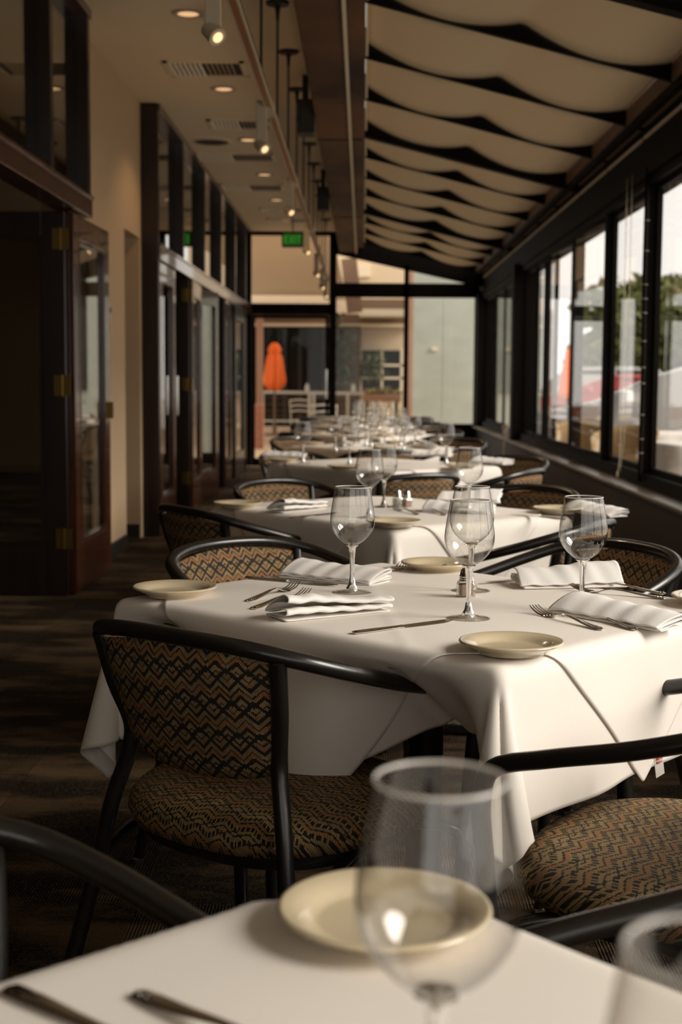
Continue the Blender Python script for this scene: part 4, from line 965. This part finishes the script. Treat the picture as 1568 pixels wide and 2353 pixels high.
# parasol, closed
d = 30
r = empty('closed_parasol', (X(632, d), d, 0), 0, 'closed orange parasol standing behind the railing', 'parasol')
MB().tube([(0, 0, 0), (0, 0, Z(790, d))], .022, 10, smooth=False).obj('pole', 'brown_trim', r)
mb = MB(); prof = [(.05, 2.02), (.10, 1.96), (.14, 1.86), (.11, 1.80), (.15, 1.72), (.17, 1.6), (.20, 1.4), (.225, 1.2), (.20, 1.10), (.13, 1.02), (.05, 1.0)]; seg = 40; k = 0
for q, z in prof:
    for i in range(seg):
        a = 2*PI*i/seg; w = q*(1+.20*math.cos(8*a+z*1.5)); mb.v.append((w*math.cos(a)+.03*(1.5-z)*0, w*math.sin(a), z+(.03*math.cos(8*a) if z < 1.25 else 0)))
for j in range(len(prof)-1):
    for i in range(seg): i2 = (i+1) % seg; mb.f.append((j*seg+i, (j+1)*seg+i, (j+1)*seg+i2, j*seg+i2))
mb.obj('canopy', 'orange', r, smooth=True, sharp=0); MB().lathe([(.27, 0), (.27, .05), (.05, .07), (.04, .3)], 24).obj('base', 'brown_trim', r)
MB().lathe([(.145, 1.79), (.12, 1.81), (.135, 1.83)], 24, cap=False).obj('tie_band', 'orange', r)
# planter and flowers
d = 31
r = empty('planter_box', (X(878, d), d, 0), 0, 'brown planter box with flowers outside behind the far glasses', 'planter')
B(-.42, .42, -.18, .18, Z(923, d), Z(905, d)).obj('box', 'planter', r, bevel=.02); MB().box(-.36, -.30, -.1, .1, 0, Z(923, d)).box(.30, .36, -.1, .1, 0, Z(923, d)).obj('stand', 'black_metal', r)
foliage(0, 0, Z(900, d), .42, .15, .10, 260, .05, 'leaf', r, 'plants', 8)
for k in range(9): MB().lathe([(.0, .03), (.035, .012), (.03, -.01), (0, -.02)], 8).obj('flower', 'flower_red' if k % 3 == 0 else 'flower_yellow', r, loc=(-.38+k*.095, -.1, Z(896+(k % 2)*4, d)))
for k, px in enumerate((707, 813)):
    r = empty('patio_lantern', (X(px, 33.9), 33.9, Z(900, 33.9)), 0, ('pale bollard lamp on the railing, left one' if k == 0 else 'pale bollard lamp on the railing, right one'), 'lamp')
    MB().lathe([(.05, 0), (.055, .10), (.035, .14), (.045, .17), (.0, .2)], 12).obj('lamp_body', 'rail_white', r, smooth=True)
# metal outdoor chairs
for k, (px, dd) in enumerate(((738, 20.6), (700, 26))):
    r = empty('patio_chair', (X(px, dd), dd, 0), .2-.5*k, ['metal ladder back patio chair just outside the end wall', 'second metal patio chair farther outside the end wall'][k], 'chair')
    for s in (-1, 1): MB().tube([(s*.2, -.2, 0), (s*.2, -.18, .45), (s*.2, -.24, .84)], .013, 8).obj('leg', 'rail_white', r); MB().tube([(s*.2, .2, 0), (s*.2, .2, .45)], .013, 8).obj('leg', 'rail_white', r)
    for z in (.62, .72, .82): MB().tube([(-.2, -.2-(z-.45)*.13, z), (0, -.24-(z-.45)*.13, z+.02), (.2, -.2-(z-.45)*.13, z)], .014, 8).obj('back_slat', 'rail_white', r)
    B(-.22, .22, -.2, .22, .44, .46).obj('seat', 'rail_white', r, bevel=.005)
# pale green wall panel outside the right end pane
r = empty('green_screen_wall', (0, 0, 0), 0, 'pale grey green screen wall outside the right end pane', 'wall')
d = 21.5
for a, b2 in ((947, 1015), (1015, 1096)): B(X(a, d)+.004, X(b2, d)-.004, d, d+.06, 0, Z(560, d)).obj('panel', 'teal_wall', r, bevel=.004)
B(X(990, d), X(1003, d), d-.03, d, Z(806, d), Z(798, d)).obj('wall_light', 'cream_trim', r)
B(X(935, 23), X(947, 23), 23, 23.3, 0, 4).obj('edge_post', 'stone_pink', r)
# neighbouring facade seen obliquely through the far window panes
r = empty('neighbour_building', (0, 0, 0), 0, 'tan and green building seen through the far window panes', 'building')
B(X(1096, 21.5)+.15, 3.1, 24, 34, 0, 4.6).obj('wall', 'teal_wall', r); B(1.9, 3.3, 23.6, 34, 4.0, 4.7).obj('fascia', 'brown_trim', r)
for k in range(3): B(2.0+k*.36, 2.26+k*.36, 23.95, 24, 1.0, 3.4).obj('window', 'dark_glass', r)
# ------------------------------------------------------------------ outside, beyond the window wall
def tree(x, y, h, rw, label, m, seed):
    r = empty('broadleaf_tree', (x, y, 0), 0, label, 'tree', 'trees beyond the parked cars')
    MB().tube([(0, 0, -.1), (.1, 0, h*.3), (0, .1, h*.6)], [.22, .16, .08], 8).obj('trunk', 'bark', r, smooth=True)
    foliage(0, 0, h*.54, rw*.8, rw*.6, h*.36, 2600, .26, m, r, 'crown', seed); return r
TRL = [(8.6, 43, 4.6, 2.3, 'leaf'), (10.9, 46, 6.0, 2.6, 'leaf'), (11.3, 40, 5.2, 2.3, 'leaf_dark'), (13.6, 45, 6.6, 3.0, 'leaf_dark'), (16.5, 46, 6.8, 3.2, 'leaf'), (19.5, 42, 6.5, 3.2, 'leaf_dark'), (23, 40, 6.8, 3.4, 'leaf'), (27, 36, 6.6, 3.4, 'leaf_dark')]
TL_ = ['low pale tree at the left end of the tree line', 'rounded green tree behind the second window pane', 'dark tree left of the tied mullion', 'tall dark tree right of the tied mullion', 'tallest tree at the right edge of the picture', 'tree right of the picture beyond the cars', 'tree farther right beyond the cars', 'outermost tree right of the cars']
for k, (x, y, h, w, m) in enumerate(TRL): tree(x, y, h, w, TL_[k], m, 30+k)
def car(x, y, rz, m, label, suv=True, sc=1.0):
    r = empty('parked_car', (x, y, -.02), rz, label, 'car', 'parked cars outside')
    L_ = 4.6; top = 1.66 if suv else 1.42
    side = [(-2.3, .45), (-2.28, .85), (-2.15, 1.0), (-2.05, top-.25 if suv else 1.02), (-1.85, top-.06 if suv else 1.1), (-1.2, top), (.3, top-.02), (.75, top-.16), (1.25, 1.02), (2.05, .88), (2.28, .70), (2.3, .42), (2.2, .28), (-2.2, .28)]
    n = len(side); mb = MB()
    for s, q in ((-.90, 1), (.90, 1)):
        for sx, sz in side: mb.v.append((sx, s*(.80 if sz > 1.1 else 1), sz))
    mb.f = [tuple(range(n)), tuple(range(n, 2*n))[::-1]]+[(i, (i+1) % n, n+(i+1) % n, n+i)[::-1] for i in range(n)]
    mb.obj('body', m, r, smooth=True, sharp=35, bevel=.04)
    for s in (-1, 1):
        y0, y1 = sorted((s*.725, s*.765))
        for pts in ([(-1.9, 1.08), (-1.75, top-.12), (-.75, top-.10), (-.75, 1.08)], [(-.65, 1.08), (-.65, top-.10), (.25, top-.12), (.55, top-.24), (1.0, 1.08)]):
            k = len(pts); g = MB(); g.v = [(px, y0-.0, pz) for px, pz in pts]+[(px, y1, pz) for px, pz in pts]; g.v = [(a, b2, c) for a, b2, c in g.v]
            g.f = [tuple(range(k))[::-1], tuple(range(k, 2*k))]+[(i, (i+1) % k, k+(i+1) % k, k+i) for i in range(k)]; g.obj('side_window', 'dark_glass', r)
    MB().add([(.78, -.62, top-.22), (.78, .62, top-.22), (1.22, .7, 1.06), (1.22, -.7, 1.06), (.82, -.62, top-.20), (.82, .62, top-.20), (1.26, .7, 1.07), (1.26, -.7, 1.07)], [(0, 1, 2, 3), (7, 6, 5, 4), (0, 4, 5, 1), (1, 5, 6, 2), (2, 6, 7, 3), (3, 7, 4, 0)]).obj('windscreen', 'dark_glass', r)
    MB().box(-2.12, -2.03, -.62, .62, 1.08, top-.2).obj('rear_window', 'dark_glass', r)
    for sx in (-1.4, 1.42):
        for s in (-1, 1):
            mb = MB().tube([(sx, s*.70, .33), (sx, s*.92, .33)], .34, 24, smooth=False); w = mb.obj('wheel', 'tyre', r, smooth=True); MB().tube([(sx, s*.90, .33), (sx, s*.935, .33)], .20, 16, smooth=False).obj('hub_cap', 'steel', w)
    for s in (-1, 1):
        B(-2.32, -2.26, s*.78-.1, s*.78+.1, .8, 1.0).obj('tail_light', 'tail_light', r); B(2.24, 2.32, s*.7-.14, s*.7+.14, .6, .74).obj('headlight', 'rail_white', r); MB().lathe([(0, .0), (.09, .02), (.08, .12), (0, .14)], 10, c=(.85, s*1.0)).obj('mirror', m, r, loc=(0, 0, 1.0))
    return r
car(6.2, 22.0, 2.9, 'car_silver', 'silver estate car behind the right window pane, tall roof'); car(3.95, 14.6, 2.6, 'car_white', 'white car hood close outside the nearest window', False)
car(5.9, 30.5, 2.95, 'car_red', 'red car seen above the rattan chair', False); car(9.8, 27, 2.9, 'car_white', 'white car parked beyond the silver one', True); car(9.0, 19.0, 2.9, 'car_silver', 'silver car farther right outside', False); car(6.2, 38, 3.0, 'car_silver', 'distant silver car below the tree line')
# terrace tables and rattan chairs
for k, (x, y) in enumerate(((2.55, 10.1), (2.62, 12.35), (2.6, 14.7), (2.6, 7.8), (2.6, 17.0))):
    r = empty('terrace_table', (x, y, 0), .1, 'white clothed terrace table outside, %s from the camera' % ['second', 'third', 'fourth', 'nearest', 'fifth'][k], 'table', 'terrace tables')
    B(-.36, .36, -.36, .36, .72, .745).obj('tabletop', 'brown_trim', r); MB().lathe([(.25, .0), (.05, .03), (.035, .06), (.035, .72)], 16).obj('pedestal', 'black_metal', r)
    n = 64; mb = MB()
    for j, (q, z) in enumerate(((0, .752), (.9, .752), (1.0, .750), (1.02, .735), (1.03, .6), (1.06, .42))):
        for i in range(n):
            a = 2*PI*i/n; c, s = math.cos(a), math.sin(a); kk = min(1/max(abs(c), abs(s)), 1.34); w = .375*kk*q*(1+(.035*math.cos(12*a) if j > 3 else 0)); mb.v.append((w*c, w*s, z))
    for j in range(5):
        for i in range(n): i2 = (i+1) % n; mb.f.append((j*n+i, j*n+i2, (j+1)*n+i2, (j+1)*n+i))
    o = mb.obj('tablecloth', 'cloth', smooth=True, sharp=0, loc=(x, y, 0)); o.rotation_euler.z = .1; tag(o, 'white cloth on the terrace table, %s from the camera' % ['second', 'third', 'fourth', 'nearest', 'fifth'][k], 'tablecloth', 'terrace tablecloths')
RC = None
for k, (x, y, a, lb) in enumerate(((2.12, 11.15, 2.6, 'rattan terrace chair with rounded back behind the third pane'), (2.08, 13.1, 2.8, 'rattan terrace chair with straight back behind the fourth pane'), (2.2, 15.9, 2.9, 'rattan terrace chair seen through the far panes'), (3.1, 9.2, -.6, 'rattan terrace chair beyond the second terrace table'))):
    if RC is None:
        RC = empty('rattan_chair'); r = RC
        def fn(u, v): a_ = (u-.5)*PI*1.15-PI/2; q = .25+.03*v; return (q*math.cos(a_), q*math.sin(a_), .40+.44*v*(1-.25*abs(2*u-1)**2))
        o = MB().grid(fn, 20, 8).obj('back', 'rattan', r, smooth=True); so = o.modifiers.new('t', 'SOLIDIFY'); so.thickness = .02
        MB().lathe([(.0, .40), (.24, .40), (.25, .43), (.23, .46), (0, .47)], 24).obj('seat', 'rattan', r, smooth=True)
        for sx, sy in ((-.18, -.18), (.18, -.18), (.18, .18), (-.18, .18)): MB().tube([(sx, sy, .42), (sx*1.15, sy*1.15, 0)], .014, 8, smooth=False).obj('leg', 'brown_trim', r)
        c = r
    else: c = copy_tree(RC)
    c.location = (x, y, 0); c.rotation_euler = (0, 0, a); tag(c, lb, 'chair', 'rattan terrace chairs')
glass(0, 0, 'wine glass on a terrace table outside the fourth pane', p=Vector((2.45, 14.55, 0)), z=.753)
r = empty('outdoor_parasol', (4.08, 27.5, 0), 0, 'closed orange red parasol out in the terrace beyond the far panes', 'parasol')
MB().tube([(0, 0, 0), (0, 0, 1.95)], .03, 8, smooth=False).obj('pole', 'brown_trim', r); MB().lathe([(.02, 1.9), (.07, 1.7), (.13, 1.35), (.17, 1.0), (.1, .9)], 20).obj('canopy', 'orange', r, smooth=True)
# adjoining dining room, dimly seen through transoms and open leaves
r = empty('side_table', (-3.6, 8.6, 0), 0, 'dark table in the dim adjoining room behind the door glass', 'table')
B(-.5, .5, -.4, .4, .72, .76).obj('tabletop', 'dark_wood', r, bevel=.004)
for sx in (-.42, .42):
    for sy in (-.32, .32): B(sx-.03, sx+.03, sy-.03, sy+.03, 0, .72).obj('leg', 'dark_wood', r)
